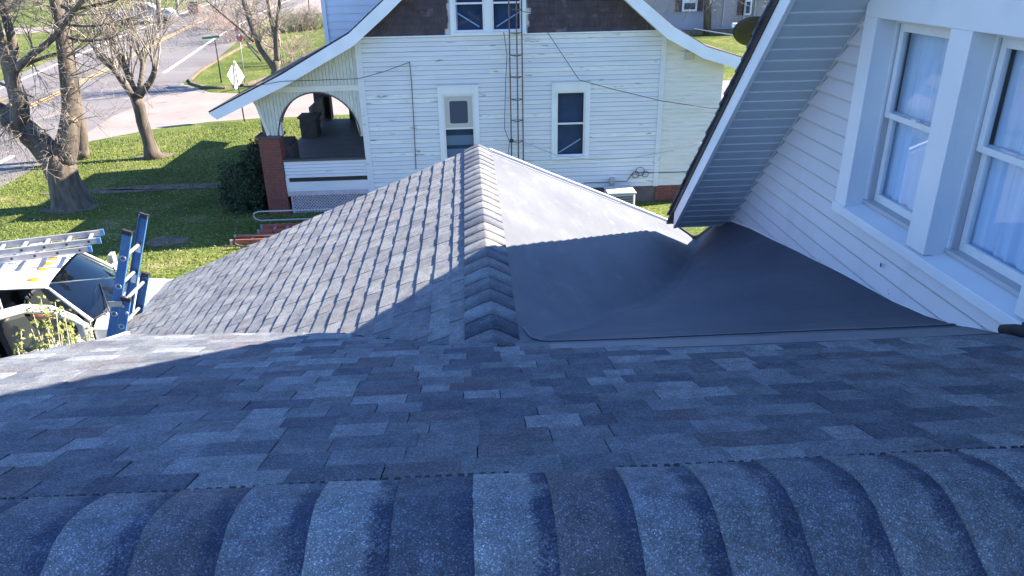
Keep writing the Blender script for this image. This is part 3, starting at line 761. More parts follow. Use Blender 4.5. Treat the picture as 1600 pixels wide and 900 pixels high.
# fascia (white) from soffit level up, shingle edge outside
def rakebar(x0, x1, o0, o1, name, mtl, y0=YE, par=None):
    mb = MB()
    for (ya, yc) in ((y0, 1.7), (1.7, -4.4)):
        a, b = (ya, rk(ya)), (yc, rk(yc))
        mb.hexa([(x0,a[0],a[1]+o0),(x1,a[0],a[1]+o0),(x1,b[0],b[1]+o0),(x0,b[0],b[1]+o0),(x0,a[0],a[1]+o1),(x1,a[0],a[1]+o1),(x1,b[0],b[1]+o1),(x0,b[0],b[1]+o1)])
    return mb.build(name, mtl, par or rake)
rakebar(XO, XO+.035, -.02, .20, 'fascia_board', M['fascia'])
rakebar(XO-.012, XO+.02, .165, .215, 'drip_edge', M['carblack'])
rakebar(X0-.025, X0-.003, -.045, -.004, 'corner_moulding', M['track'])
# roof slab above with shingle courses showing as an uneven edge
slab = MB()
for (ya, yc) in ((YE+.25, 1.7), (1.7, -4.6)):
    a, b = (ya, rk(ya)), (yc, rk(yc))
    slab.hexa([(XO-.01,a[0],a[1]+.20),(X0+6,a[0],a[1]+.20),(X0+6,b[0],b[1]+.20),(XO-.01,b[0],b[1]+.20),(XO-.01,a[0],a[1]+.235),(X0+6,a[0],a[1]+.235),(X0+6,b[0],b[1]+.235),(XO-.01,b[0],b[1]+.235)])
sl_ = slab.build('steep_roof', SH[3], house)
t = -.22
Pn = Vector((0, RK, 1)).normalized()
while t < Ltot-.1:
    a = Vector((0, YE, rk(YE)+.235))+dirv*t; b = a+dirv*.165
    a2 = a+Pn*.026; b2 = b+Pn*.004
    x0 = XO-.03-random.uniform(0,.012)
    mb = MB(); x1 = x0+.9
    mb.hexa([(x0,a.y,a.z),(x1,a.y,a.z),(x1,b.y,b.z),(x0,b.y,b.z),(x0,a2.y,a2.z),(x1,a2.y,a2.z),(x1,b2.y,b2.z),(x0,b2.y,b2.z)])
    mb.build('shingle_course', SH[random.choice([2,3,3])], sl_)
    t += .143
# end of the overhang (eave return)
mb = MB(); mb.hexa([(XO+.035,YE-.01,rk(YE)-.01),(X0,YE-.01,rk(YE)-.01),(X0,YE+.012,rk(YE)-.01),(XO+.035,YE+.012,rk(YE)-.01),(XO+.035,YE-.01,rk(YE)+.19),(X0,YE-.01,rk(YE)+.19),(X0,YE+.012,rk(YE)+.19),(XO+.035,YE+.012,rk(YE)+.19)]); mb.build('eave_return', M['soffit'], rake)
# gable wall body on the far (Y) side is hidden; big wall above is part of gable_wall

# ---- satellite dish on the steep roof
dish = empty('satellite_dish', 'black satellite dish with a white arm half hidden behind the steep roof edge', 'satellite dish')
mb = MB(); c0 = aty(1180, 50, 9.6); ax = nrm((-.25, .35, .9)); ax = nrm((.35,-.55,.62)); ax = nrm((.2, .75, .85))
u_ = ax.orthogonal().normalized(); v_ = ax.cross(u_); vs = [tuple(c0-ax*.05)]; nr = 5; ns = 28
for r in range(1, nr+1):
    for s in range(ns):
        a = 2*math.pi*s/ns; rr = .30*r/nr; vs.append(tuple(c0+(u_*math.cos(a)+v_*math.sin(a)*.9)*rr+ax*(-.05+.05*(r/nr)**2)))
fs = [(0, 1+s, 1+(s+1) % ns) for s in range(ns)]
for r in range(nr-1):
    for s in range(ns): fs.append((1+r*ns+s, 1+r*ns+(s+1) % ns, 1+(r+1)*ns+(s+1) % ns, 1+(r+1)*ns+s))
mb.add(vs, fs, 0, True); o = mb.build('reflector', M['carblack'], dish, recalc=False)
sd = o.modifiers.new('s', 'SOLIDIFY'); sd.thickness = .012
mb = MB(); q = aty(1149, 40, 9.75); mb.tube([c0-u_*.2, c0+(q-c0)*.6+Vector((0,0,.03)), q], .012, 6); mb.box(tuple(q-Vector((.035,.03,.02))), tuple(q+Vector((.05,.03,.03)))); mb.build('feed_arm', M['signw'], dish)
mb = MB(); mb.tube([c0-ax*.03, c0+Vector((.12,.0,-.25)), (c0.x+.14, c0.y, .0)], .025, 8); mb.build('mast', M['galv'], dish)

# ================================================================== NEIGHBOUR HOUSE
NY = 19.5
nh = empty('white_house', 'old white clapboard house next door with brown shingled gable and arched side porch', 'house')
XL, XM, XE = -2.78, 5.0, 6.62          # left corner, right corner of gable, end of right wing
ZF, ZT = .45, 4.48
def nroof(X):                            # underside line of the rake in the wall plane
    return lerpt([(-6.5,2.68),(-2.74,4.50),(1.12,7.75),(5.05,4.47),(7.0,3.62)], X)
holes = [(-.82,.23,1.2,3.26),(2.13,3.14,1.28,3.26)]
body = MB()
body.box((XL+.02, NY+.03, 0), (6.55, 29.5, ZF)); nwall = None
body.box((XL+.02, NY+.32, ZF), (XM+1.6, 29.5, 3.6))
bw = body.build('foundation', M['block'], nh)
wallm = MB()
def cell(x0, x1, z0, z1): wallm.add([(x0,NY+.02,z0),(x1,NY+.02,z0),(x1,NY+.02,z1),(x0,NY+.02,z1)], [(0,1,2,3)])
cuts = [XL, -.70, .11, 2.25, 3.02, XE]
for a, b in zip(cuts[:-1], cuts[1:]):
    if (a, b) in ((-.70,.11), (2.25,3.02)): cell(a, b, ZF, 1.36); cell(a, b, 3.10, ZT if b < 5 else 3.6)
    elif b > 5: wallm.add([(a,NY+.02,ZF),(b,NY+.02,ZF),(b,NY+.02,nroof(b)),(XM,NY+.02,nroof(XM)),(a,NY+.02,ZT)], [(0,1,2,3,4)])
    else: cell(a, b, ZF, ZT)
wallm.add([(XL,NY+.02,ZT),(-.22,NY+.02,ZT),(-.22,NY+.02,nroof(-.22)),(XL,NY+.02,nroof(XL))], [(0,1,2,3)])
wallm.add([(1.32,NY+.02,ZT),(XM,NY+.02,ZT),(XM,NY+.02,nroof(XM)),(1.32,NY+.02,nroof(1.32))], [(0,1,2,3)])
wallm.add([(-.22,NY+.02,5.9),(1.32,NY+.02,5.9),(1.32,NY+.02,nroof(1.32)),(1.12,NY+.02,nroof(1.12)),(-.22,NY+.02,nroof(-.22))], [(0,1,2,3,4)])
# side and back walls
wallm.add([(XL,NY+.02,ZF),(XL,29.5,ZF),(XL,29.5,4.4),(XL,NY+.02,4.4)], [(0,1,2,3)])
wallm.add([(XE,NY+.02,ZF),(XE,29.5,ZF),(XE,29.5,3.7),(XE,NY+.02,3.7)], [(0,1,2,3)])
wallm.add([(XL,29.5,ZF),(XE,29.5,ZF),(XE,29.5,3.7),(XM,29.5,4.4),(1.12,29.5,7.6),(XL,29.5,4.4)], [(0,1,2,3,4,5)])
nwall = wallm.build('wall', M['oldwhite'], nh)
# clapboards
rnd = random.Random(77)
z = ZF; ex = .1152
def clap(x0, x1, z0, mtl, y=NY, par=None, ztopf=None, h=ex):
    mb = MB(); zt = z0+h
    if ztopf: 
        # sloped cut on top
        n = 8; xs_ = [x0+(x1-x0)*i/n for i in range(n+1)]; pr = None; ok = False
        for xx in xs_:
            t = min(zt, ztopf(xx))
            cur = None
            if t > z0+.004: f = (t-z0)/h; cur = [(xx,y-.024,z0),(xx,y-.034+.030*f,t),(xx,y+.018,z0)]
            if pr and cur: mb.add(pr+cur, [(0,3,4,1),(0,2,5,3)]); ok = True
            pr = cur
        if not ok: return
    else:
        zq = z0+h*.84; mb.add([(x0,y-.024,z0),(x1,y-.024,z0),(x1,y-.014,zq),(x0,y-.014,zq),(x0,y+.018,z0),(x1,y+.018,z0),(x0,y+.010,zt),(x1,y+.010,zt)], [(0,1,2,3),(0,4,5,1),(3,2,7,6)])
    return mb.build('clapboard', mtl, par or nwall)
r = 0
while z < ZT-.02:
    ivs = [(XL+.12, XM-.06)]
    for (a, b, c, d) in holes:
        if z+ex > c+.02 and z < d-.02:
            ivs = [q for iv in ivs for q in ((iv[0], min(iv[1], a+.01)), (max(iv[0], b-.01), iv[1])) if q[1]-q[0] > .02]
    h = min(ex, ZT-z)
    for a, b in ivs:
        x_ = a
        while x_ < b-.001:
            x2_ = x_+rnd.uniform(1.8, 4.2)
            if b-x2_ < .5: x2_ = b
            dz_ = rnd.uniform(-.004, .004) if .6 < z < 4.3 else 0
            clap(x_, x2_-(.004 if x2_ < b else 0), z+dz_, M['oldwhite'] if rnd.random() < .8 else M['oldwhite_b'], y=NY+rnd.uniform(-.004, .002), h=h); x_ = x2_
    clap(XM+.06, XE, z, M['oldcream'], ztopf=lambda x: nroof(x)-.0)
    z += ex; r += 1
mb = MB(); mb.box((XL-.01,NY-.04,.40),(XL+.13,NY+.01,nroof(XL+.06))); mb.box((XL-.03,NY-.04,.40),(XL-.01,NY+.2,4.45)); mb.build('corner_board', M['oldwhite'], nwall)
mb = MB(); mb.box((XM-.06,NY-.045,.44),(XM+.07,NY+.01,ZT+.02)); mb.build('corner_board', M['oldwhite'], nwall)
mb = MB(); mb.box((XL,NY-.055,ZT),(XM+.02,NY+.01,ZT+.03)); mb.build('belt_trim', M['nfascia'], nwall)
# brown gable shingle courses
mb = MB(); z = ZT+.03; rnd = random.Random(5)
while z < 7.6:
    x = XL
    while x < XM+.05:
        wd = rnd.uniform(.09,.17); x2 = x+wd-.004
        if not (x2 > -.42 and x < 1.5 and z < 6.1):
            zt = min(z+.15, nroof(x)+.0, nroof(x2)+.0)
            if zt > z+.01:
                d = rnd.uniform(0,.006); mb.add([(x,NY-.032-d,z),(x2,NY-.032-d,z),(x2,NY-.012,zt),(x,NY-.012,zt),(x,NY+.01,z),(x2,NY+.01,z)], [(0,1,2,3),(0,4,5,1)])
        x += wd
    z += .148
tag(mb.build('brown_shingles', M['brownsh'], nwall, recalc=False), kind='stuff')
# neighbour windows
def nwindow(x0, x1, z0, z1, ty, dbl=False, kind='sash'):
    t = .12 if not dbl else .10
    mb = MB(); y0 = NY-.05
    topw = .20 if not dbl else .12
    mb.box((x0,y0,z0),(x0+t,NY+.03,z1)); mb.box((x1-t,y0,z0),(x1,NY+.03,z1)); mb.box((x0+t,y0,z1-topw),(x1-t,NY+.03,z1)); 
    mb.box((x0-.01,y0-.03,z0-.005),(x1+.01,NY+.03,z0+.055))
    mb.box((x0-.03,y0-.025,z1),(x1+.03,NY+.02,z1+.03))
    wn = mb.build('window_frame', M['white'], nh)
    bays = [(x0+t, x1-t)] if not dbl else [(x0+t, (x0+x1)/2-.09), ((x0+x1)/2+.09, x1-t)]
    if dbl: m2 = MB(); m2.box((bays[0][1],y0,z0+.055),(bays[1][0],NY+.03,z1-topw)); m2.build('mullion', M['white'], wn)
    for (a, b) in bays:
        zb, zt = z0+.055, z1-topw; zm = (zb+zt)/2+.02
        s = MB(); w_ = .045
        s.box((a,NY-.02,zb),(a+w_,NY+.03,zt)); s.box((b-w_,NY-.02,zb),(b,NY+.03,zt)); s.box((a+w_,NY-.018,zb),(b-w_,NY+.028,zb+.06)); s.box((a+w_,NY-.018,zt-.05),(b-w_,NY+.028,zt))
        s.box((a+w_,NY-.016,zm-.022),(b-w_,NY+.026,zm+.022)); s.build('sash', M['sash'], wn)
        g = MB(); g.box((a+w_-.004,NY+.003,zb+.05),(b-w_+.004,NY+.007,zm-.02)); g.build('pane', M['glassn'], wn)
        g = MB(); g.box((a+w_-.004,NY+.003,zm+.02),(b-w_+.004,NY+.007,zt-.045)); g.build('pane', M['glassn'], wn)
        dk_ = MB(); dk_.box((a-.1,NY+.10,zb-.2),(b+.1,NY+.11,zt+.2)); dk_.build('room_back', M['roomblue'], wn)
    return wn, bays, zb, zm, zt
wn1, b1, zb, zm, zt = nwindow(2.13, 3.14, 1.28, 3.26, 0)
mb = MB(); mb.bar((2.33,NY+.1,1.42),(2.93,NY+.1,1.78), .03, .03, (0,-1,0)); mb.build('security_bar', M['white'], wn1)
mb = MB()
for x in [2.36+.055*i for i in range(11)]: mb.box((x, NY+.12, zm), (x+.022, NY+.13, zt))
mb.build('blind', M['pdark'], wn1)
wn2, b2, zb, zm, zt = nwindow(-.82, .23, 1.2, 3.26, 0)
# board with a pet-door like framed pane in the upper half
a, b = b2[0]
mb = MB(); mb.box((a+.045,NY-.012,zm+.02),(b-.045,NY-.003,zt-.05)); mb.build('insert_board', M['plastic'], wn2)
def rrect(cx, cz, hw, hh, r, y, n=5):
    pts = []
    for (sx, sz, a0) in ((1,1,0),(-1,1,90),(-1,-1,180),(1,-1,270)):
        for k in range(n+1):
            an = R_(a0+90*k/n); pts.append((cx+sx*(hw-r)+math.cos(an)*r, y, cz+sz*(hh-r)+math.sin(an)*r))
    return pts
cx, cz = (a+b)/2, (zm+zt)/2-.02
mb = MB(); o1 = rrect(cx, cz, .29, .36, .07, NY-.03); i1 = rrect(cx, cz+.0, .235, .29, .05, NY-.03); n = len(o1)
mb.add(o1+i1+[(x_, NY-.01, z_) for x_, y_, z_ in o1]+[(x_, NY-.012, z_) for x_, y_, z_ in i1], [(i, (i+1) % n, n+(i+1) % n, n+i) for i in range(n)]+[(i, 2*n+i, 2*n+(i+1) % n, (i+1) % n) for i in range(n)]+[(n+i, n+(i+1) % n, 3*n+(i+1) % n, 3*n+i) for i in range(n)])
mb.build('insert_frame', M['plastic'], wn2)
mb = MB(); mb.add([(x_, NY-.014, z_) for x_, y_, z_ in i1], [tuple(range(n))]); mb.build('insert_pane', M['dark_int'], wn2)
mb = MB(); mb.box((a+.045,NY+.06,1.72),(b-.045,NY+.07,1.98)); mb.box((a+.045,NY+.08,zb),(b-.045,NY+.09,1.62)); mb.build('blind', M['panel'], wn2)
mb = MB(); mb.bar((a+.2,NY+.02,1.34),(b-.02,NY+.02,1.62), .03, .03, (0,-1,0)); mb.build('security_bar', M['panel'], wn2)
wn3, b3, zb3, zm3, zt3 = nwindow(-.40, 1.48, 4.50, 6.0, 0, True)
mb = MB(); mb.bar((-.28,NY+.06,5.05),(.32,NY+.06,4.68), .03, .03, (0,-1,0)); mb.bar((.75,NY+.06,4.68),(1.35,NY+.06,5.02), .03, .03, (0,-1,0)); mb.build('security_bar', M['white'], wn3)
# roof of the neighbour
YO = NY-.42
def roofsheet(name, pts, y0, y1, th, mtl, par):
    mb = MB(); 
    for (a, b), (c, d) in zip(pts[:-1], pts[1:]):
        mb.hexa([(a,y0,b),(c,y0,d),(c,y1,d),(a,y1,b),(a,y0,b+th),(c,y0,d+th),(c,y1,d+th),(a,y1,b+th)])
    return mb.build(name, mtl, par)
RP = [(-6.52,2.80),(-4.6,3.68),(-2.86,4.60),(-2.0,5.30),(1.12,7.95),(4.2,5.30),(5.12,4.58),(6.0,4.08),(6.98,3.78)]
nroofo = roofsheet('roof', RP, YO+.02, 30.0, .06, M['brownroof'], nh)
mb = MB()
# shingle course steps on the left slope
for (a, b), (c, d) in zip(RP[:4], RP[1:5]):
    L_ = math.dist((a,b),(c,d)); k = int(L_/.14)
    for i in range(k):
        t0, t1 = i/k, min(1, (i+1.25)/k); p = (a+(c-a)*t0, b+(d-b)*t0+.062); q = (a+(c-a)*t1, b+(d-b)*t1+.064)
        mb.add([(p[0],YO,p[1]+.012),(q[0],YO,q[1]),(q[0],30.02,q[1]),(p[0],30.02,p[1]+.012),(p[0],YO,p[1]-.01),(p[0],30.02,p[1]-.01)], [(0,1,2,3),(0,3,5,4)])
tag(mb.build('roof_courses', M['brownroof'], nroofo), kind='stuff')
mb = MB(); top = RP; 
lowr = [(-6.34,2.66),(-4.5,3.46),(-2.78,4.34),(-1.9,5.04),(1.12,7.65),(4.12,5.04),(4.98,4.33),(5.95,3.83),(6.98,3.52)]
for i in range(len(top)-1):
    (a, b), (c, d) = top[i], top[i+1]; (e_, f_), (g_, h_) = lowr[i], lowr[i+1]
    mb.hexa([(e_,YO-.03,f_),(g_,YO-.03,h_),(g_,YO+.015,h_),(e_,YO+.015,f_),(a,YO-.03,b+.03),(c,YO-.03,d+.03),(c,YO+.015,d+.03),(a,YO+.015,b+.03)])
mb.build('rake_board', M['nfascia'], nh)
mb = MB()
for i in range(len(top)-1):
    (e_, f_), (g_, h_) = lowr[i], lowr[i+1]
    mb.add([(e_,YO+.01,f_+.02),(g_,YO+.01,h_+.02),(g_,NY+.02,h_+.02),(e_,NY+.02,f_+.02)], [(0,1,2,3)])
mb.build('soffit', M['nfascia'], nh)
# dormer on the far side of the left slope
dm = MB(); dm.box((-3.84,21.5,4.0),(-1.0,26.5,6.3)); dmo = dm.build('dormer', M['dormer'], nh)
z = 4.15; 
while z < 6.2:
    mb = MB(); mb.add([(-3.78,21.47,z),(-1.2,21.47,z),(-1.2,21.488,z+.20),(-3.78,21.488,z+.20),(-3.78,21.5,z),(-1.2,21.5,z)], [(0,1,2,3),(0,4,5,1)]); mb.build('siding_board', M['dormer'], dmo); z += .20
mb = MB(); mb.box((-3.87,21.44,3.9),(-3.76,21.49,6.3)); mb.box((-3.87,21.49,3.9),(-3.845,21.6,6.3)); mb.build('corner_board', M['white'], dmo)
# ---- porch
PX0, PX1 = -5.60, XL; PF = 1.02
def arch(x):   # lower edge of the boarded arch wall
    cx, rx, cz_, rz = -3.93, 1.03, 2.08, 1.10
    t = (x-cx)/rx
    return cz_+rz*math.sqrt(max(0, 1-t*t)) if abs(t) < 1 else 0
aw = MB()
x = -5.42
x = -5.62; bw_ = .088; i = 0
while x < XL-.0:
    x2 = min(x+bw_, XL-.001); zt0, zt1 = nroof(x)-.02, nroof(x2)-.02
    leftlim = -5.62+(3.1-2.12)*.0
    pa = []
    # outer left edge slopes from (-5.48,3.15) to (-5.20,2.12)
    def zlo(xx):
        if xx < -5.19: return lerpt([(-5.62,3.25),(-5.40,2.75),(-5.19,2.12)], xx)
        if xx < -4.95: return 2.12
        if abs((xx+3.93)/1.03) < 1: return arch(xx)
        return 2.12 if xx < -4.9 else 2.05
    zl0, zl1 = zlo(x), zlo(x2-.004)
    if zt0 > zl0+.02 or zt1 > zl1+.02:
        mb = MB(); mb.hexa([(x,NY-.01,zl0),(x2-.006,NY-.01,zl1),(x2-.006,NY+.02,zl1),(x,NY+.02,zl0),(x,NY-.01,max(zt0,zl0)),(x2-.006,NY-.01,max(zt1,zl1)),(x2-.006,NY+.02,max(zt1,zl1)),(x,NY+.02,max(zt0,zl0))])
        mb.build('porch_board', M['vcream'], nh)
    x += bw_; i += 1
mb = MB(); pts = []
arc = [(-3.93+1.03*math.cos(a), 2.08+1.10*math.sin(a)) for a in [math.pi*k/28 for k in range(29)]]
for (a, b), (c, d) in zip(arc[:-1], arc[1:]):
    mb.add([(a,NY-.03,b),(c,NY-.03,d),(c,NY+.28,d),(a,NY+.28,b)], [(0,1,2,3)])
    a2, b2_ = -3.93+(a+3.93)*1.03, 2.08+(b-2.08)*1.03; c2, d2 = -3.93+(c+3.93)*1.03, 2.08+(d-2.08)*1.03
    mb.add([(a,NY-.03,b),(c,NY-.03,d),(c2,NY-.03,d2),(a2,NY-.03,b2_)], [(0,1,2,3)]); mb.add([(a2,NY-.03,b2_),(c2,NY-.03,d2),(c2,NY-.01,d2),(a2,NY-.01,b2_)], [(0,1,2,3)])
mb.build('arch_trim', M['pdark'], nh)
mb = MB(); mb.box((-5.35,NY-.035,3.22),(XL-.01,NY-.012,3.36)); mb.build('porch_band', M['oldcream'], nh)
mb = MB(); mb.bar((-5.46,NY-.03,3.10),(-5.24,NY-.03,2.14), .07, .05, (0,-1,0)); mb.box((-4.98,NY-.03,2.13),(-4.90,NY+.2,2.5)); mb.build('porch_trim', M['oldcream'], nh)
# inner face of the porch end wall
mb = MB(); 
for (xa, xb_) in ((-5.4,-4.95),): mb.box((xa,NY+.03,2.12),(xb_,NY+.25,2.9))
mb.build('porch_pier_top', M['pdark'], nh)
# brick pier
def bricks(name, x0, x1, y0, y1, z0, z1, par, bl=.205, bh=.065, j=.010):
    core = MB(); core.box((x0+.008,y0+.008,z0),(x1-.008,y1-.008,z1)); pc = core.build(name, M['mortar'], par)
    mb = MB(); z = z0; r = 0
    while z < z1-.02:
        zt = min(z+bh, z1)
        off = (r % 2)*bl/2; x = x0-off
        while x < x1:
            a, b = max(x, x0), min(x+bl-j, x1)
            if b-a > .02: mb.box((a, y0-rnd.uniform(0,.003), z), (b, y0+.03, zt))
            x += bl
        for (xx, sx) in ((x0, 1), (x1, -1)):
            y = y0-off
            while y < y1:
                a, b = max(y, y0+.032), min(y+bl-j, y1)
                if b-a > .02: mb.box((min(xx, xx+sx*.03)-rnd.uniform(0,.003), a, z), (max(xx, xx+sx*.03)+.002, b, zt))
                y += bl
        z += bh+j; r += 1
    tag(mb.build('bricks', M['brick'], par if par is not nh else pc), kind='stuff'); return pc
bricks('brick_pier', -5.52, -4.98, NY-.06, NY+.46, 0, 2.08, nh)
mb = MB(); mb.box((-5.58,NY-.10,2.08),(-4.92,NY+.5,2.13)); mb.build('pier_cap', M['pdark'], nh)
# floor, apron, skirt
mb = MB(); mb.box((-5.55,NY+.05,PF-.12),(XL-.0,27.4,PF)); mb.build('porch_floor', M['pfloor'], nh)
ap = MB(); ap.box((-4.97,NY-.0,1.0),(XL-.02,NY+.12,1.44)); apo = ap.build('porch_parapet', M['oldwhite'], nh)
z = 1.0
while z < 1.42: clap(-4.96, XL-.02, z, M['oldwhite'], y=NY-.01, par=apo, h=.088); z += .088
mb = MB(); mb.box((-5.0,NY-.05,1.44),(XL-.02,NY+.16,1.49)); mb.build('parapet_cap', M['pdark'], apo)
mb = MB(); mb.box((-4.88,NY-.0,.88),(XL-.05,NY+.05,.995)); mb.build('drain_gap', M['carblack'], apo)
mb = MB(); mb.box((-4.97,NY-.03,.62),(XL-.02,NY+.05,.88)); mb.box((-4.97,NY-.03,.88),(-4.88,NY+.02,1.0)); mb.build('skirt_board', M['oldwhite'], nh)
mb = MB(); mb.box((-4.97,NY-.035,.50),(XL-.02,NY+.05,.615)); mb.build('skirt_trim', M['lattice'], nh)
lt = MB(); zz0, zz1, xx0, xx1 = .02, .50, -4.85, XL-.04
for sgn in (1, -1):
    c = xx0-.6
    while c < xx1+.6:
        # clipped diagonal lath
        pts_ = []
        x_a, x_b = (c, c+(zz1-zz0)) if sgn > 0 else (c+(zz1-zz0), c)
        za_, zb_ = zz0, zz1
        p, q = Vector((x_a, za_)), Vector((x_b, zb_))
        def cl(p, q):
            d = q-p; t0, t1 = 0, 1
            for lo_, hi_, s_, dd in ((xx0, xx1, p.x, d.x),):
                if abs(dd) > 1e-6:
                    ta, tb = (lo_-s_)/dd, (hi_-s_)/dd
                    if ta > tb: ta, tb = tb, ta
                    t0, t1 = max(t0, ta), min(t1, tb)
            return (p+d*t0, p+d*t1) if t1 > t0+.02 else None
        s_ = cl(p, q)
        if s_: lt.bar((s_[0].x, NY+(.0 if sgn > 0 else .008), s_[0].y), (s_[1].x, NY+(.0 if sgn > 0 else .008), s_[1].y), .028, .007, (0,-1,0))
        c += .085
lt.box((-4.9,NY-.02,.02),(-4.85,NY+.02,.5))
tag(lt.build('lattice', M['lattice'], nh), kind='stuff')
mb = MB(); mb.box((-4.9,NY+.25,0),(XL-.02,NY+.3,.88)); mb.build('crawl_space', M['dark_int'], nh)
# far end and front of the porch
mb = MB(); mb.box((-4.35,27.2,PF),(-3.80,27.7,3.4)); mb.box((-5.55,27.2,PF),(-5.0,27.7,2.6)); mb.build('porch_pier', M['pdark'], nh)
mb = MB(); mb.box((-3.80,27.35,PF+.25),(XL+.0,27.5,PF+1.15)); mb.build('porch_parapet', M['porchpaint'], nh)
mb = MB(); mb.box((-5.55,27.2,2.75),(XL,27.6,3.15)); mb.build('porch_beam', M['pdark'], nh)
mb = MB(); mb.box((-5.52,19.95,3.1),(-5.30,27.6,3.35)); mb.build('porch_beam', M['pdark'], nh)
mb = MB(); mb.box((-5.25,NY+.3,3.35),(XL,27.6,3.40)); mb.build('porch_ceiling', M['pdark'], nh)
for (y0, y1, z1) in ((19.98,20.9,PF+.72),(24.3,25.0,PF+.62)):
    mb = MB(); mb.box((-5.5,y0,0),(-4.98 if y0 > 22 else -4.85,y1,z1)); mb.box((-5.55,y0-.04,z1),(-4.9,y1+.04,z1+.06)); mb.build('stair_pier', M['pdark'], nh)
mb = MB(); mb.box((-5.3,25.0,PF+.1),(-5.18,27.2,PF+.85)); mb.build('porch_parapet', M['porchpaint'], nh)
mb = MB()
for i in range(5): mb.box((-5.5-.28*(i+1),21.2,0),(-5.5-.28*i,24.2,PF-.18*(i+1)))
mb.build('porch_steps', M['concrete'], nh)
# ---- things on and by the neighbour wall
bricks('brick_patch', 5.02, 5.75, NY+.005, NY+.2, .02, .44, nh)
mb = MB(); mb.box((5.58,NY-.10,3.80),(5.76,NY-.02,3.98)); mb.box((5.55,NY-.03,3.77),(5.79,NY-.015,4.01)); tag(mb.build('wall_vent', M['plastic'], bevel=.008), 'small square white vent hood on the right part of the white clapboard wall', 'vent')
t = empty('antenna_tower', 'rusty three-legged lattice antenna tower against the white clapboard wall', 'antenna tower')
ty = NY-.42; rails = [(1.045, ty+.12), (1.355, ty+.12), (1.21, ty-.15)]
for (x, y) in rails:
    mb = MB(); mb.tube([(x,y,0),(x,y,9.5)], .017, 8); mb.build('leg', M['rust'], t)
zs = [aty(805, yy, ty).z for yy in (222,189,156,121,87,52,15)]; st_ = zs[1]-zs[0]
for z in [zs[0]-st_*2, zs[0]-st_]+zs+[zs[-1]+st_*i for i in range(1, 8)]:
    mb = MB()
    for i in range(3): a, b = rails[i], rails[(i+1) % 3]; mb.tube([(a[0],a[1],z),(b[0],b[1],z)], .011, 6)
    mb.build('crossbar', M['rust'], t)
mb = MB(); mb.box((1.0,ty+.08,zs[0]-.03),(1.10,ty+.17,zs[0]+.05)); mb.build('bracket', M['wire'], t)
ac = empty('air_conditioner', 'pale boxy air conditioner condenser at the foot of the white clapboard wall', 'air conditioner')
mb = MB(); AT = aty(960, 299, NY-.7).z; mb.box((3.52,NY-1.0,.05),(4.25,NY-.35,AT)); mb.build('cabinet', M['plastic'], ac, bevel=.06)
mb = MB(); mb.box((3.50,NY-1.02,AT),(4.27,NY-.33,AT+.05)); mb.build('top_cover', M['plastic'], ac, bevel=.02)
for i in range(7):
    mb = MB(); mb.box((3.58,NY-1.025,AT-.08-i*.06),(4.19,NY-1.0,AT-.055-i*.06)); mb.build('louvre', M['carblack'], ac)
mb = MB(); mb.box((3.72,NY-.09,.50),(3.86,NY-.03,.72)); mb.box((3.77,NY-.07,.2),(3.81,NY-.04,.5)); tag(mb.build('disconnect_box', M['galv'], bevel=.008), 'small grey electrical box on the wall above the air conditioner', 'electrical box')
def wire(px, Yd, r, label, cat='cable', m='wire', sag=0, name='cable'):
    P = [aty(x, y, Yd) if not isinstance(Yd, (list,)) else aty(x, y, Yd[i]) for i, (x, y) in enumerate(px)]
    pts = []
    for a, b in zip(P[:-1], P[1:]):
        k = 5
        for i in range(k): t_ = i/k; pts.append(a.lerp(b, t_)-Vector((0,0,sag*4*t_*(1-t_))))
    pts.append(P[-1]); mb = MB(); mb.tube(pts, r, 5); return tag(mb.build(name, M[m]), label, cat)
wire([(787,50),(792,85),(790,130),(788,200),(796,222),(793,250)], NY-.1, .008, 'thin dark cable hanging loosely beside the lattice tower')
wire([(855,50),(885,95),(905,125),(960,140),(1035,158),(1110,169),(1150,172)], NY-.3, .009, 'dark cable sagging diagonally across the upper white wall')
wire([(814,220),(870,243),(930,250),(985,247),(1040,237),(1100,222)], NY-.3, .007, 'pale grey cable sagging low across the white wall under the window', m='wiregrey')
wire([(640,97),(643,130),(647,200),(650,265)], NY-.04, .009, 'straight dark cable running down the white wall beside the porch corner')
wire([(345,144),(440,127),(560,123),(600,112),(640,97)], [NY-.6,NY-.5,NY-.4,NY-.2,NY-.04], .008, 'thin dark cable strung from the porch gable to the wall hook')
wire([(1085,45),(1120,51),(1165,58)], [17, 13, 9.7], .008, 'thin pale cable running to the satellite dish', m='wiregrey')
wire([(912,286),(980,283),(986,274),(992,270),(1060,269),(1080,268)], NY-.04, .010, 'dark pipe-like cable along the foot of the white wall')
wire([(806,12),(818,18),(829,20)], NY-.3, .008, 'short cable end reaching from the tower toward the upper window')
mb = MB()
for (px, py, r_) in ((993,273,.095),(1008,272,.085),(1000,268,.12)):
    c_ = aty(px, py, NY-.08); mb.tube([(c_.x+math.cos(a)*r_, c_.y+.01*math.sin(3*a), c_.z+math.sin(a)*r_) for a in [k*2*math.pi/20 for k in range(21)]], .009, 5, cap=False)
tag(mb.build('cable_coil', M['wire']), 'coiled black cable hung low on the white wall near the brick patch', 'cable coil')

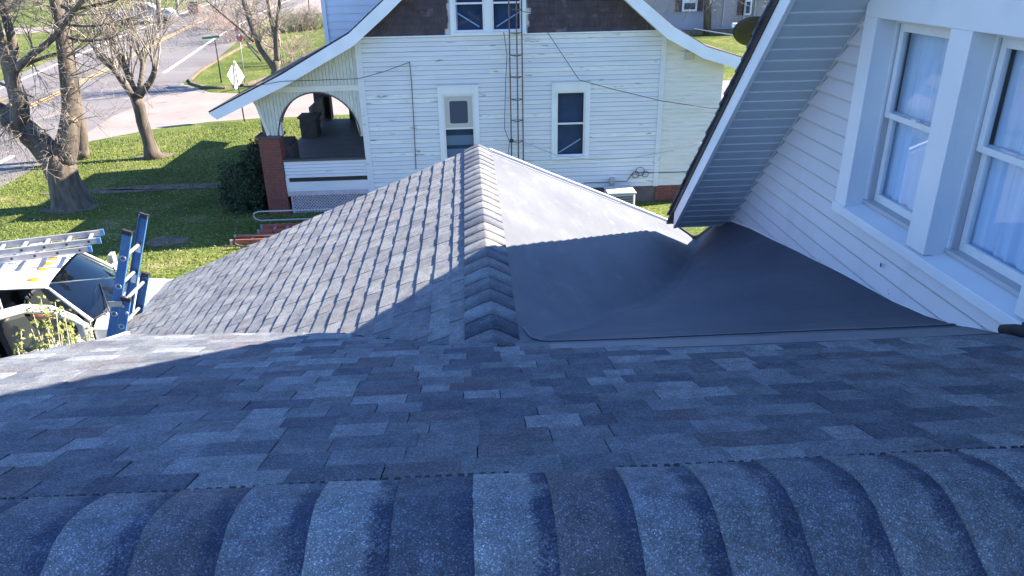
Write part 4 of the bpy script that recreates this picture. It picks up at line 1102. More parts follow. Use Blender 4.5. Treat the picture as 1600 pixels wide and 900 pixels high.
# ================================================================== BLUE LADDER at the eave
bl = empty('blue_extension_ladder', 'blue fibreglass extension ladder standing against the left roof eave', 'ladder')
lA, lB = Vector((-3.87-.97*.37, 0, 2.65-.97)), None
ld = Vector((.37, 0, 1)).normalized()
def lp(z, off=0): # centre of rail at height z
    return Vector((-3.87+(z-2.65)*.37, 0, z)) + Vector((-ld.z, 0, ld.x))*off
def rail(y, z0, z1, off, name='rail'):
    mb = MB(); a, b = lp(z0, off), lp(z1, off); a.y = b.y = y
    out = Vector((-ld.z, 0, ld.x))*.042
    s = .014
    # channel: web facing +-Y plus two flanges
    mb.bar(a, b, .084, .005, (0,1,0))
    sg = 1 if name == 'near' else -1
    for k in (-1, 1):
        o_ = out*k; mb.bar(a+o_+Vector((0,sg*s,0)), b+o_+Vector((0,sg*s,0)), .006, .030, (0,1,0))
    r_ = mb.build('rail', M['blue'], bl, bevel=.002)
    mb = MB(); mb.bar(b-ld*.035, b+ld*.012, .094, .036, (0,1,0)); mb.build('end_cap', M['carblack'], bl)
    return r_
yN, yF = 7.15, 7.56
rail(yN, .3, 3.80, 0, 'near'); rail(yF, .3, 3.84, 0, 'far')
rail(yN-.035, .0, 3.13, -.10, 'near'); rail(yF+.035, 0, 3.20, -.10, 'far')
z = 3.52
for i in range(9):
    for off, ya, yb__, zz_ in ((0, yN, yF, z), (-.10, yN-.03, yF+.03, z-.10)):
        if off and zz_ > 3.12: continue
        c1_ = lp(zz_, off); mb = MB(); mb.tube([(c1_.x, ya, c1_.z), (c1_.x, yb__, c1_.z)], .019, 10); mb.build('rung', M['alu'], bl)
        mb = MB()
        ring = [(c1_.x+math.cos(a)*.026, ya-.006, c1_.z+math.sin(a)*.026) for a in [k*2*math.pi/16 for k in range(17)]]
        mb.tube(ring, .007, 5, cap=False); mb.build('rung_plate', M['alu'], bl)
    z -= .305
mb = MB(); c_ = lp(3.06, -.05); mb.box((c_.x-.11,yN-.056,c_.z-.03),(c_.x+.03,yN-.050,c_.z+.03)); mb.build('bracket', M['alu'], bl)
mb = MB(); c_ = lp(3.02, -.10); mb.tube([(c_.x,yN-.05,c_.z+.03),(c_.x,yN-.062,c_.z+.03)], .016, 8); mb.tube([(c_.x+.02,yN-.05,c_.z-.05),(c_.x+.02,yN-.062,c_.z-.05)], .016, 8); mb.build('rung_lock', M['galv'], bl)
mb = MB(); c_ = lp(3.46, 0)
for (z_, h_) in ((3.48,.11),(3.13,.10)):
    c_ = lp(z_, 0); mb.bar(Vector((c_.x,yF-.004,c_.z))-ld*h_/2, Vector((c_.x,yF-.004,c_.z))+ld*h_/2, .052, .003, (0,1,0))
mb.build('sticker', M['signw'], bl)

# ================================================================== WHITE WORK TRUCK with ladders
def truck():
    t = empty('white_work_truck', 'white work truck with amber roof lights and its passenger door swung open', 'truck', loc=(-6.72, 11.12, 0))
    t.rotation_euler = (0, 0, R_(8.6))
    def b(mb, name, m, bevel=0, par=None): return mb.build(name, m, par or t, bevel)
    W2 = .78
    # roof: crowned front section
    mb = MB(); xs_ = [.26,.18,0,-.5,-1.2,-4.5]; zs_ = [1.93,1.955,1.975,1.99,1.99,1.97]; ys_ = [-W2,-.70,-.45,0,.45,.70,W2]; dzz = [-.07,-.02,0,.012,0,-.02,-.07]
    vs = [(x, y*(.97 if i == 0 else 1), z+dz) for i, (x, z) in enumerate(zip(xs_, zs_)) for y, dz in zip(ys_, dzz)]
    mb.add(vs, [(i*7+k, i*7+k+1, (i+1)*7+k+1, (i+1)*7+k) for i in range(len(xs_)-1) for k in range(6)], 0, True)
    b(mb, 'roof', M['carw'])
    # windscreen
    wt = [(.26,-W2*.97,1.865),(.29,-.4,1.92),(.30,0,1.93),(.29,.4,1.92),(.26,W2*.97,1.865)]
    wb = [(.78,-.93,1.36),(.97,-.5,1.34),(1.02,0,1.33),(.97,.5,1.34),(.78,.93,1.36)]
    nw = 17; gt, gb, gm = [], [], []
    for i in range(nw):
        u_ = -1+2*i/(nw-1); gt.append((.26+.045*(1-u_*u_), u_*W2*.97, 1.865+.065*(1-abs(u_)**2.5))); gb.append((.78+.24*(1-abs(u_)**2.2), u_*.93, 1.36-.03*(1-u_*u_)))
        gm.append(tuple((a_+b_)/2+d_ for a_, b_, d_ in zip(gt[-1], gb[-1], (0,0,.004))))
    mb = MB(); mb.add(gt+gm+gb, [(i,i+1,nw+i+1,nw+i) for i in range(nw-1)]+[(nw+i,nw+i+1,2*nw+i+1,2*nw+i) for i in range(nw-1)], 0, True); b(mb, 'windscreen', M['glasscar'])
    for s in (-1, 1):
        mb = MB(); mb.tube([(.27,s*W2*.985,1.87),(.53,s*.87,1.62),(.80,s*.95,1.35)], [.022,.026,.03], 8); b(mb, 'pillar', M['carw'])
        mb = MB(); mb.tube([(-.62,s*W2,1.90),(-.66,s*.90,1.35)], [.05,.06], 8); b(mb, 'pillar', M['carw'])
        mb = MB(); mb.tube([(.24,s*(W2+.012),1.885),(-.62,s*(W2+.015),1.93)], .012, 6); b(mb, 'door_seal', M['carblack'])
    mb = MB(); mb.tube([(p[0]+.01,p[1],p[2]) for p in wb], .018, 6); b(mb, 'cowl', M['carblack'])
    for (y0, y1) in ((-.75,-.05),(0.0,.7)):
        mb = MB(); mb.tube([(1.0,y0,1.36),(.86,(y0+y1)/2,1.475),(.72,y1,1.60)], .010, 6); b(mb, 'wiper', M['carblack'])
    # hood
    mb = MB(); xs_ = [.80,1.0,1.3,1.8,2.15]; zc = [1.34,1.33,1.28,1.20,1.05]; ys_ = [-.98,-.80,-.4,0,.4,.80,.98]; dz2 = [-.10,-.01,0,.02,0,-.01,-.10]
    vs = [((x+.12*(1-abs(y)/.98)*(1 if i == 0 else 0)), y, z+dz) for i, (x, z) in enumerate(zip(xs_, zc)) for y, dz in zip(ys_, dz2)]
    mb.add(vs, [(i*7+k, i*7+k+1, (i+1)*7+k+1, (i+1)*7+k) for i in range(4) for k in range(6)], 0, True); b(mb, 'hood', M['carw'])
    # body sides
    for s in (-1, 1):
        mb = MB(); y = s*.99
        mb.prism([(.80,y,.35),(1.0,y,.35),(1.02,y,.8),(1.25,y,.98),(1.5,y,.95),(1.7,y,.6),(2.15,y,.5),(2.15,y,.98),(1.3,y,1.18),(.80,y,1.25)], (0,-s*.05,0)); b(mb, 'fender', M['carw'], .015)
        mb = MB(); mb.prism([(-.68,y,.35),(-4.5,y,.4),(-4.5,y,1.35),(-.68,y,1.33)], (0,-s*.05,0)); b(mb, 'side_panel', M['carw'], .015)
        mb = MB(); mb.prism([(-.72,s*.90,1.34),(-4.5,s*.90,1.34),(-4.5,s*W2,1.9),(-.72,s*W2,1.9)], (0,-s*.03,0)); b(mb, 'side_panel', M['carw'], .01)
        for xw in (1.35, -3.2):
            w_ = MB(); w_.tube([(xw,s*.75,.38),(xw,s*.97,.38)], .38, 20); wh = b(w_, 'wheel', M['tyre'], .03)
            w_ = MB(); w_.tube([(xw,s*.96,.38),(xw,s*.985,.38)], .22, 16); b(w_, 'rim', M['alu'], 0, wh)
        m_ = MB(); m_.tube([(.62,s*.97,1.42),(.58,s*1.12,1.50)], .02, 6); m_.hexa([(.54,s*1.10,1.36),(.62,s*1.10,1.36),(.62,s*1.28,1.36),(.54,s*1.28,1.36),(.54,s*1.10,1.66),(.62,s*1.10,1.66),(.62,s*1.28,1.66),(.54,s*1.28,1.66)]) 
        if s > 0: b(m_, 'mirror', M['galv'], .02)
    # far door (closed)
    mb = MB(); mb.prism([(.78,.99,.4),(-.66,.99,.4),(-.66,.99,1.32),(.78,.99,1.28)], (0,-.05,0)); b(mb, 'door', M['carw'], .015)
    for (x0_, x1_) in ((-.64,.62),(-2.2,-.74)):
        mb = MB(); mb.hexa([(x0_,.90,1.32),(x1_,.95,1.32),(x1_,.97,1.32),(x0_,.92,1.32),(x0_+(.05 if x0_ > -1 else 0),.77,1.88),(x1_-(.34 if x1_ > 0 else 0),.77,1.86),(x1_-(.34 if x1_ > 0 else 0),.79,1.86),(x0_+(.05 if x0_ > -1 else 0),.79,1.88)]); b(mb, 'side_window', M['tinted'])
    mb = MB(); mb.box((2.1,-.95,.45),(2.25,.95,.75)); b(mb, 'bumper', M['galv'], .03)
    mb = MB(); mb.box((2.13,-.8,.75),(2.18,.8,1.0)); b(mb, 'grille', M['carblack'], .01)
    # cab interior
    mb = MB(); mb.box((-.7,-.93,.45),(.95,.93,.5)); mb.box((-.78,-.88,.5),(-.72,.88,1.8)); b(mb, 'cab_floor', M['carin'])
    mb = MB(); mb.box((.55,-.88,.95),(.98,.88,1.27)); b(mb, 'dashboard', M['carin'], .05)
    for y in (-.42, .42):
        mb = MB(); mb.box((-.35,y-.27,.75),(.15,y+.27,.92)); mb.hexa([(-.45,y-.26,.85),(-.28,y-.26,.85),(-.28,y+.26,.85),(-.45,y+.26,.85),(-.62,y-.24,1.5),(-.50,y-.24,1.5),(-.50,y+.24,1.5),(-.62,y+.24,1.5)]); b(mb, 'seat', M['carin'] if y > 0 else M['seatt'], .04)
    mb = MB(); mb.tube([(.45+.06*math.cos(a)*0+.05*math.sin(a), .42+.19*math.cos(a), 1.2+.17*math.sin(a)) for a in [k*2*math.pi/20 for k in range(21)]], .016, 6, cap=False); b(mb, 'steering_wheel', M['carblack'])
    mb = MB(); mb.box((.24,-.12,1.74),(.27,.12,1.81)); b(mb, 'inside_mirror', M['carblack'], .01)
    mb = MB(); mb.box((.28,-.05,1.345),(.30,.02,1.35)); 
    # amber lights
    for y in (-.60,-.22,0,.22,.60):
        mb = MB(); n_ = 12; vs = []
        for r_, z_ in ((1,0),(.8,.03),(.4,.045)):
            for k in range(n_): a = 2*math.pi*k/n_; vs.append((.04+.095*r_*math.cos(a)*(1.15 if math.cos(a) < 0 else .9), y+.062*r_*math.sin(a), 1.962-.02*abs(y)+z_))
        mb.add(vs, [(i*n_+k, i*n_+(k+1) % n_, (i+1)*n_+(k+1) % n_, (i+1)*n_+k) for i in range(2) for k in range(n_)]+[tuple(2*n_+k for k in range(n_))], 0, True); b(mb, 'clearance_light', M['amber'])
    # rack bars
    for x in (-.42, -1.9):
        mb = MB(); mb.box((x,-.95,2.04),(x+.09,.95,2.10)); b(mb, 'rack_bar', M['carw'], .01)
        for s in (-1, 1): mb = MB(); mb.box((x+.01,s*.93-.02,1.6),(x+.08,s*.93+.02,2.04)); b(mb, 'rack_post', M['carw'])
    for i in range(9):
        mb = MB(); mb.box((-.60,-.72+i*.18,1.985),(-1.8,-.64+i*.18,2.0)) if False else mb.box((-1.8,-.72+i*.18,1.975),(-.60,-.67+i*.18,2.005)); b(mb, 'roof_rib', M['galv'])
    # open passenger door, hinged at its front edge and swung out
    d = bpy.data.objects.new('open_door', None); C.objects.link(d); d.parent = t; d.location = (.78, -1.0, 0); d.rotation_euler = (0, 0, R_(43))
    tag(d, 'front passenger door standing wide open')
    Lw = 1.38
    def q(mb, name, m, bevel=0): o_ = mb.build(name, m, d, bevel); return o_
    mb = MB(); mb.prism([(-.02,0,.42),(-Lw,0,.42),(-Lw,0,1.28),(-.02,0,1.24)], (0,-.07,0)); q(mb, 'door_panel', M['carw'], .02)
    mb = MB(); fr_ = [(-.03,-.03,1.24),(-.20,-.01,1.50),(-.45,.04,1.74),(-.75,.08,1.86),(-1.1,.09,1.89),(-1.32,.08,1.83),(-Lw,.0,1.28)]
    mb.tube(fr_, [.05,.06,.065,.07,.07,.065,.06], 10); q(mb, 'door_frame', M['carw'])
    mb = MB(); mb.add([(-.10,-.03,1.26),(-Lw+.04,-.03,1.29),(-1.28,.05,1.74),(-1.08,.06,1.79),(-.75,.05,1.76),(-.47,.02,1.64),(-.22,-.01,1.42)], [tuple(range(7))]); q(mb, 'door_glass', M['glasscar'])
    mb = MB(); mb.box((-1.2,.0,.7),(-.2,.03,1.1)); q(mb, 'inner_trim', M['carin'], .02)
    mb = MB(); mb.tube([(-.22,-.07,1.30),(-.20,-.16,1.34)], .02, 6); mb.hexa([(-.24,-.14,1.22),(-.15,-.16,1.22),(-.15,-.34,1.22),(-.24,-.32,1.22),(-.24,-.14,1.50),(-.15,-.16,1.50),(-.15,-.34,1.50),(-.24,-.32,1.50)]); q(mb, 'mirror', M['galv'], .03)
    mb = MB(); mb.box((-1.28,-.095,1.12),(-1.12,-.07,1.16)); q(mb, 'handle', M['carblack'], .005)
    return t
trk = truck()
hat = MB(); n_ = 14; vs = []
for i in range(6):
    a = math.pi/2*i/5; 
    for k in range(n_): vs.append((.15*math.cos(a)*math.cos(k*2*math.pi/n_), .17*math.cos(a)*math.sin(k*2*math.pi/n_), .16*math.sin(a)+.012*math.sin(k*2.3)))
hat.add(vs, [(i*n_+k, i*n_+(k+1) % n_, (i+1)*n_+(k+1) % n_, (i+1)*n_+k) for i in range(5) for k in range(n_)], 0, True)
ho = tag(hat.build('orange_cloth', M['hat']), 'crumpled orange cloth seen through the glass of the open truck door', 'cloth'); ho.location = atz(66, 494, 1.38)
# ladders on the truck
def flat_ladder(name, label, a, b, wdt, n_r, grp=None, m='alu', ends='blue', th=.085, r0=.15):
    t = empty(name, label, 'ladder', grp); a = Vector(a); b = Vector(b); d = (b-a).normalized(); s = Vector((-d.y, d.x, 0)).normalized()*wdt/2
    for k in (-1, 1):
        mb = MB(); mb.bar(a+s*k, b+s*k, .008, th); mb.bar(a+s*k*.97+Vector((0,0,th/2)), b+s*k*.97+Vector((0,0,th/2)), .034, .006); mb.bar(a+s*k*.97-Vector((0,0,th/2)), b+s*k*.97-Vector((0,0,th/2)), .034, .006); mb.build('rail', M[m], t)
        mb = MB(); mb.bar(b+s*k-d*.03, b+s*k+d*.02, .045, th+.014); mb.build('end_cap', M[ends], t)
        mb = MB()
        for i in range(n_r):
            p = b-d*(r0+.305*i)+s*k*1.02; mb.tube([p, p+s.normalized()*k*.006], .020, 8)
        mb.build('rung_ends', M['carblack'], t)
    for i in range(n_r):
        p = b-d*(r0+.305*i); mb = MB(); mb.bar(p-s, p+s, .045, .028); mb.build('rung', M['alu'], t)
    return t
A, B = atz(0, 400, 2.2), atz(158, 380, 2.2); dd_ = (B-A).normalized(); A = B-dd_*4.5
flat_ladder('aluminium_ladder', 'silver aluminium extension ladder strapped on top of the truck rack, upper section', A+Vector((0,.05,.10)), B+Vector((0,.05,.10)), .42, 14)
flat_ladder('aluminium_ladder', 'silver aluminium ladder section lying beneath the other one on the truck rack', A+Vector((-.05,-.02,0)), B-dd_*.12+Vector((0,-.02,0)), .40, 14)
# ladders lying on the ground behind the cross gable
P1, P2 = atz(357, 378, .12), atz(640, 350, .12)
flat_ladder('orange_ladder', 'orange fibreglass ladder lying on the lawn, the one with the silver nearest rail', Vector((-2.2, P1.y+.25, .10)), Vector((P1.x+.05, P1.y+.20, .10)), .36, 10, None, 'orange', 'galv', .11, .45)
P3 = atz(402, 368, .15)
flat_ladder('orange_ladder', 'orange fibreglass ladder lying farthest back beside the dark tube frame', Vector((-2.0, P3.y+.62, .14)), Vector((P3.x-.05, P3.y+.45, .14)), .40, 10, None, 'orange', 'alu', .12, .35)
mb = MB(); y_ = 18.9; z_ = .0
def loop(x0, y0, z0, z1, r=.022, label='', m='wire', L=3.0):
    pts = [(x0+L, y0, z1), (x0+.15, y0, z1), (x0+.03, y0, z1-.04), (x0, y0, (z0+z1)/2), (x0+.04, y0, z0+.05), (x0+.16, y0, z0), (x0+L, y0, z0)]
    mb = MB(); mb.tube(pts, r, 8); return tag(mb.build('tube_frame', M[m]), label, 'frame')
qa, qb = aty(395, 331, 18.6), aty(400, 345, 18.6)
loop(qa.x, 18.6, max(.05, qb.z), qa.z, label='long dark tube frame with a rounded end lying behind the orange ladders', m='galv')
qa, qb = aty(365, 374, 16.9), aty(367, 382, 16.9)
loop(qa.x, 16.9, max(.05, qb.z-.1), max(.3, qa.z), label='short black tube frame with a rounded end in front of the orange ladders', L=1.4)

# ================================================================== TREES
RS = .62
def limb(mb, pts, radii, n=10, rough=.06):
    P = []; Rr = []
    pts = [Vector(p) for p in pts]; radii = [q_*RS for q_ in radii]
    for i in range(len(pts)-1):
        k = max(2, int((pts[i+1]-pts[i]).length/.25))
        for j in range(k):
            t_ = j/k; P.append(pts[i].lerp(pts[i+1], t_)); Rr.append(radii[i]+(radii[i+1]-radii[i])*t_)
    P.append(pts[-1]); Rr.append(radii[-1])
    Q = []
    for i, (p, r) in enumerate(zip(P, Rr)):
        nv = Vector((noise.noise(p*1.3), noise.noise(p*1.3+Vector((9,0,0))), 0))
        Q.append(p+nv*min(r*.5, .06)); Rr[i] = r*(1+rough*2*noise.noise(p*2.1+Vector((0,5,0))))
    for _ in range(1):
        for i in range(1, len(Q)-1): Q[i] = (Q[i-1]+Q[i]*2+Q[i+1])/4
    mb.tube(Q, Rr, n)
    return Q, Rr
def grow(mb, p, d, r, L, dep, rnd, up=.15, spread=.75, droop=0, minr=.0035, cnt=3):
    """recursive bare branch"""
    k = max(3, int(L/.3)); pts = [p]; rad = [r]; dirs = [d]
    cur = Vector(p); dd = Vector(d)
    for i in range(k):
        dd = (dd + Vector((rnd.gauss(0,.13), rnd.gauss(0,.13), rnd.gauss(0,.10)+up*.12-droop*.12))).normalized()
        cur = cur+dd*(L/k); pts.append(cur.copy()); rad.append(max(minr, r*(1-.75*(i+1)/k))); dirs.append(dd.copy())
    mb.tube(pts, rad, 6 if r > .03 else (4 if r > .012 else 3), cap=False)
    if dep <= 0: return
    nb_ = cnt+rnd.randint(0, 2)
    for j in range(nb_):
        i = rnd.randint(max(1, k//4), k); q = pts[i]
        side = dirs[i].orthogonal().normalized(); side.rotate(Matrix.Rotation(rnd.uniform(0, 6.28), 3, dirs[i]))
        nd = (dirs[i]*(1-spread*.4)+side*spread*rnd.uniform(.6,1.2)+Vector((0,0,up*.5-droop))).normalized()
        grow(mb, q, nd, max(minr, rad[i]*.72), L*rnd.uniform(.45,.75), dep-1, rnd, up, spread, droop, minr, cnt)
def px3(lst, Y): return [aty(x, y, Y+(dy if dy else 0)) for x, y, dy in lst]
rnd = random.Random(11)
# --- big maple
RS = .80
t = empty('maple_tree', 'big bare maple with thick leaning trunk forking low, nearest the left edge', 'tree', loc=(0,0,0))
TY = 20.9
tm = MB()
limb(tm, [aty(118,332,TY),aty(112,318,TY),aty(100,280,TY),aty(86,240,TY)], [.85,.62,.53,.50], 18)
limb(tm, [aty(92,262,TY),aty(60,222,TY),aty(25,190,TY+.1),aty(-30,150,TY+.3),aty(-70,90,TY+.4)], [.46,.42,.40,.36,.30], 16)
limb(tm, [aty(95,255,TY),aty(106,215,TY),aty(112,170,TY+.1),aty(104,110,TY+.2),aty(98,50,TY+.3),aty(86,0,TY+.4),aty(80,-60,TY+.5),aty(78,-140,TY+.8)], [.42,.36,.27,.24,.22,.20,.17,.12], 14)
limb(tm, [aty(28,205,TY),aty(35,165,TY-.1),aty(22,135,TY-.2),aty(14,112,TY-.2),aty(22,75,TY-.2),aty(14,40,TY-.2),aty(0,-10,TY-.2),aty(-10,-90,TY)], [.30,.30,.26,.22,.15,.13,.11,.07], 12)
limb(tm, [aty(16,120,TY-.2),aty(6,90,TY-.3),aty(-4,50,TY-.5),aty(-12,0,TY-.6)], [.2,.17,.15,.12], 10)
limb(tm, [aty(20,112,TY-.2),aty(55,82,TY-.4),aty(85,60,TY-.5),aty(108,28,TY-.6),aty(130,0,TY-.7),aty(150,-40,TY-.9)], [.13,.105,.09,.08,.07,.05], 10)
limb(tm, [aty(20,112,TY-.1),aty(50,95,TY-.2),aty(88,84,TY-.1)], [.08,.07,.05], 8)
limb(tm, [aty(96,10,TY+.1),aty(115,16,TY-.1),aty(150,8,TY-.3),aty(195,-4,TY-.5)], [.07,.06,.05,.03], 8)
limb(tm, [aty(106,58,TY),aty(120,62,TY-.1),aty(140,65,TY-.2),aty(172,60,TY-.3)], [.06,.05,.04,.025], 8)
limb(tm, [aty(104,38,TY),aty(135,42,TY-.1),aty(165,38,TY-.2),aty(195,30,TY-.3)], [.05,.045,.035,.02], 8)
limb(tm, [aty(0,130,TY-.8),aty(25,142,TY-.9),aty(52,152,TY-1)], [.05,.045,.03], 8)
tm.build('trunk', M['bark'], t)
mb = MB()
for (x, y) in ((62,208),(98,182),(112,190),(14,165)):
    p = aty(x, y, TY-.38); mb.tube([p+Vector((0,.2,0)), p+Vector((.02,-.06,.02))], [.07,.05], 10)
mb.build('pruned_stub', M['cutwood'], t)
tw = MB()
starts = [((62,212),(-1,-.3,.3),5,.8),((98,185),(.6,-.6,.4),5,.7),((112,190),(.8,-.4,.2),5,.8),((100,200),(-.2,-.9,.1),5,.8),((78,240),(.3,-.9,-.1),4,.6),((88,235),(.9,-.5,-.2),3,.7),
 ((108,150),(1,-.2,.3),3,1.4),((106,120),(.9,-.3,.5),3,1.5),((103,90),(1,-.2,.2),3,1.8),((100,70),(.9,-.5,.3),3,1.6),((98,50),(-.9,-.4,.5),3,1.6),((94,30),(1,-.1,.5),4,1.9),((90,15),(-.8,-.3,.6),3,1.5),
 ((55,82),(.3,-.4,.9),3,1.4),((40,96),(.2,-.5,-.3),3,1.0),((70,72),(.4,-.5,-.2),3,1.1),((85,60),(.5,-.5,.3),3,1.3),((110,25),(.8,-.3,.3),4,1.3),((130,0),(.7,-.2,.7),3,1.5),
 ((20,80),(-.6,-.3,.7),3,1.2),((14,45),(.6,-.4,.7),3,1.2),((8,20),(.8,-.4,.6),4,1.3),((0,60),(-.5,-.5,.7),3,1.2),((150,8),(.8,-.2,.0),4,1.2),((190,-4),(.9,-.2,.1),3,1.2),((140,65),(.9,-.2,.0),3,1.0),((172,60),(.9,-.2,.2),4,1.0),((165,38),(.9,-.2,.1),4,1.2),((195,30),(.9,-.1,.2),3,1.1),
 ((25,185),(-.3,-.8,-.3),4,.9),((10,190),(.2,-.9,-.2),4,1.0),((0,180),(.1,-.8,-.5),4,1.1),((40,205),(-.2,-.9,-.3),4,.8),((-20,160),(.3,-.8,-.6),4,1.3),((50,95),(.6,-.4,-.5),3,.9),((88,84),(.6,-.6,.1),4,.9),((25,142),(.6,-.6,-.3),4,.9),((52,152),(.8,-.5,-.2),4,.8)]
for (px_, d_, n__, L_) in starts:
    for k in range(3):
        p = aty(px_[0], px_[1], TY-.15); dv = (Vector(d_)+Vector((rnd.gauss(0,.25), rnd.gauss(0,.3), rnd.gauss(0,.25)))).normalized()
        grow(tw, p, dv, rnd.uniform(.012,.024), L_*rnd.uniform(.7,1.3), 2, rnd, .1, .8, .05, .0035, 3)
# upper crown beyond the frame
for k in range(34):
    base_ = random.Random(k).choice([aty(78,-140,TY+.8),aty(80,-60,TY+.5),aty(-10,-90,TY),aty(-70,90,TY+.4),aty(150,-40,TY-.9),aty(86,0,TY+.4)])
    dv = Vector((rnd.gauss(0,.7), rnd.gauss(0,.7), 1)).normalized(); grow(tw, base_, dv, rnd.uniform(.05,.09), rnd.uniform(2.2,3.6), 3, rnd, .3, .75, 0, .006, 3)
tag(tw.build('twigs', M['twig'], t, recalc=False), kind='stuff')
# --- straight young tree behind it
t = empty('lawn_tree', 'slim straight tree trunk standing on the kerb lawn right behind the big maple', 'tree')
tm = MB(); g_ = atz(130, 248); YY = g_.y
limb(tm, [g_, aty(126,200,YY), aty(120,160,YY), aty(112,100,YY), aty(106,40,YY), aty(104,-60,YY)], [.30,.24,.22,.20,.15,.10], 12); tm.build('trunk', M['bark'], t)
tw = MB()
for k in range(22):
    p = aty(112-k*.2, 90-k*8, YY); grow(tw, p, Vector((rnd.gauss(0,1), rnd.gauss(0,1), .6)).normalized(), .03, rnd.uniform(1.2,2.4), 2, rnd, .25, .75, 0, .005, 3)
tag(tw.build('twigs', M['twig'], t, recalc=False), kind='stuff')
# --- pollarded tree
RS = .68
t = empty('pollarded_tree', 'small pollarded tree with knobbly limbs and long upright shoots in the middle of the lawn', 'tree')
g_ = atz(240, 247); YY = g_.y; tm = MB()
limb(tm, [g_-Vector((0,0,.02)), aty(233,225,YY), aty(222,190,YY), aty(212,152,YY)], [.46,.30,.29,.30], 14)
limb(tm, [aty(212,155,YY), aty(190,125,YY-.2), aty(175,105,YY-.3), aty(152,88,YY-.5)], [.24,.18,.14,.08], 12)
limb(tm, [aty(212,152,YY), aty(200,115,YY), aty(192,90,YY), aty(186,80,YY+.1)], [.20,.15,.10,.07], 10)
limb(tm, [aty(216,150,YY), aty(222,120,YY), aty(224,100,YY+.2), aty(222,88,YY+.2)], [.18,.13,.12,.09], 10)
limb(tm, [aty(216,152,YY), aty(236,128,YY-.1), aty(242,108,YY-.2), aty(238,90,YY-.2)], [.2,.15,.14,.10], 10)
tm.build('trunk', M['bark'], t)
tw = MB()
for (x, y, dy) in [(152,88,-.5),(165,97,-.4),(178,108,-.3),(186,80,.1),(192,92,0),(200,112,0),(222,90,.2),(224,104,.2),(238,92,-.2),(243,108,-.2),(185,118,-.2),(205,130,0)]:
    for k in range(5):
        p = aty(x+rnd.uniform(-3,3), y+rnd.uniform(-4,4), YY+dy); dv = Vector((rnd.gauss((x-205)*.006,.28), rnd.gauss(0,.3), 1)).normalized()
        grow(tw, p, dv, rnd.uniform(.016,.034), rnd.uniform(1.8,4.4), 1, rnd, .35, .35, 0, .005, 2)
tag(tw.build('shoots', M['shootbark'], t, recalc=False), kind='stuff')
RS = .62
# --- corner tree behind the white house
t = empty('corner_tree', 'bare many-stemmed tree on the corner lawn just behind the porch roof', 'tree')
g_ = atg(428, 132); YY = g_.y; tm = MB()
limb(tm, [g_, aty(430,112,YY), aty(432,95,YY)], [.42,.36,.33], 12)
limb(tm, [aty(430,112,YY), aty(405,72,YY), aty(392,40,YY), aty(380,0,YY), aty(372,-60,YY)], [.26,.22,.18,.15,.1], 10)
limb(tm, [aty(432,95,YY), aty(430,60,YY), aty(420,20,YY), aty(412,-40,YY)], [.22,.18,.14,.1], 10)
limb(tm, [aty(433,95,YY), aty(432,50,YY), aty(437,0,YY), aty(440,-60,YY)], [.2,.16,.13,.08], 10)
limb(tm, [aty(396,65,YY-.5), aty(372,42,YY-1), aty(340,15,YY-1.5), aty(322,0,YY-1.8), aty(300,-30,YY-2)], [.12,.1,.08,.07,.05], 8)
limb(tm, [aty(408,95,YY), aty(385,68,YY), aty(378,55,YY)], [.08,.05,.03], 8)
tm.build('trunk', M['bark'], t); tw = MB()
for k in range(46):
    s_ = rnd.choice([(392,40),(380,0),(420,20),(430,50),(437,0),(434,60),(372,42),(340,15),(405,72),(400,20)])
    p = aty(s_[0]+rnd.uniform(-4,4), s_[1]+rnd.uniform(-20,20), YY); grow(tw, p, Vector((rnd.gauss(0,.6), rnd.gauss(0,.5), .8)).normalized(), rnd.uniform(.02,.05), rnd.uniform(1.4,3), 2, rnd, .3, .7, 0, .006, 3)
tag(tw.build('twigs', M['shootbark'], t, recalc=False), kind='stuff')
# --- twiggy bushes
def bush(name, label, px_, r, h, n_, m='bushbark', grp=None, seed=1):
    rr = random.Random(seed); mb = MB(); g = atg(*px_)
    for k in range(n_):
        a = rr.uniform(0, 6.28); q = g+Vector((math.cos(a)*r*rr.random(), math.sin(a)*r*rr.random(), 0))
        dv = Vector((math.cos(a)*.6+rr.gauss(0,.3), math.sin(a)*.6+rr.gauss(0,.3), 1)).normalized(); grow(mb, q, dv, .022, h*rr.uniform(.6,1), 2, rr, .1, .7, 0, .007, 3)
    o = tag(mb.build(name, M[m], recalc=False), label, 'bush', grp); return o
bush('twiggy_bush', 'reddish bare bush under the corner tree, behind the stop sign', (372,62), 2.0, 2.4, 46, seed=2)
bush('twiggy_bush', 'wide tan bare bush beyond the stop sign beside the road', (335,48), 2.4, 2.6, 46, 'twig', seed=3)
bush('twiggy_bush', 'small reddish bare bush at the roof edge of the white house', (450,100), 1.3, 1.7, 34, seed=4)
# hedge far right of road
bush('clipped_hedge', 'pale clipped twiggy hedge left of the blue dormer', (462,47), 1.3, 1.3, 60, 'twig', 'pale clipped hedge plants', 5)
bush('clipped_hedge', 'pale clipped twiggy hedge touching the blue dormer edge', (490,45), 1.3, 1.3, 60, 'twig', 'pale clipped hedge plants', 6)
bush('twiggy_bush', 'dark brushy bare bush in the top left corner across the road', (18,14), 2.2, 1.9, 50, 'bark', seed=8)
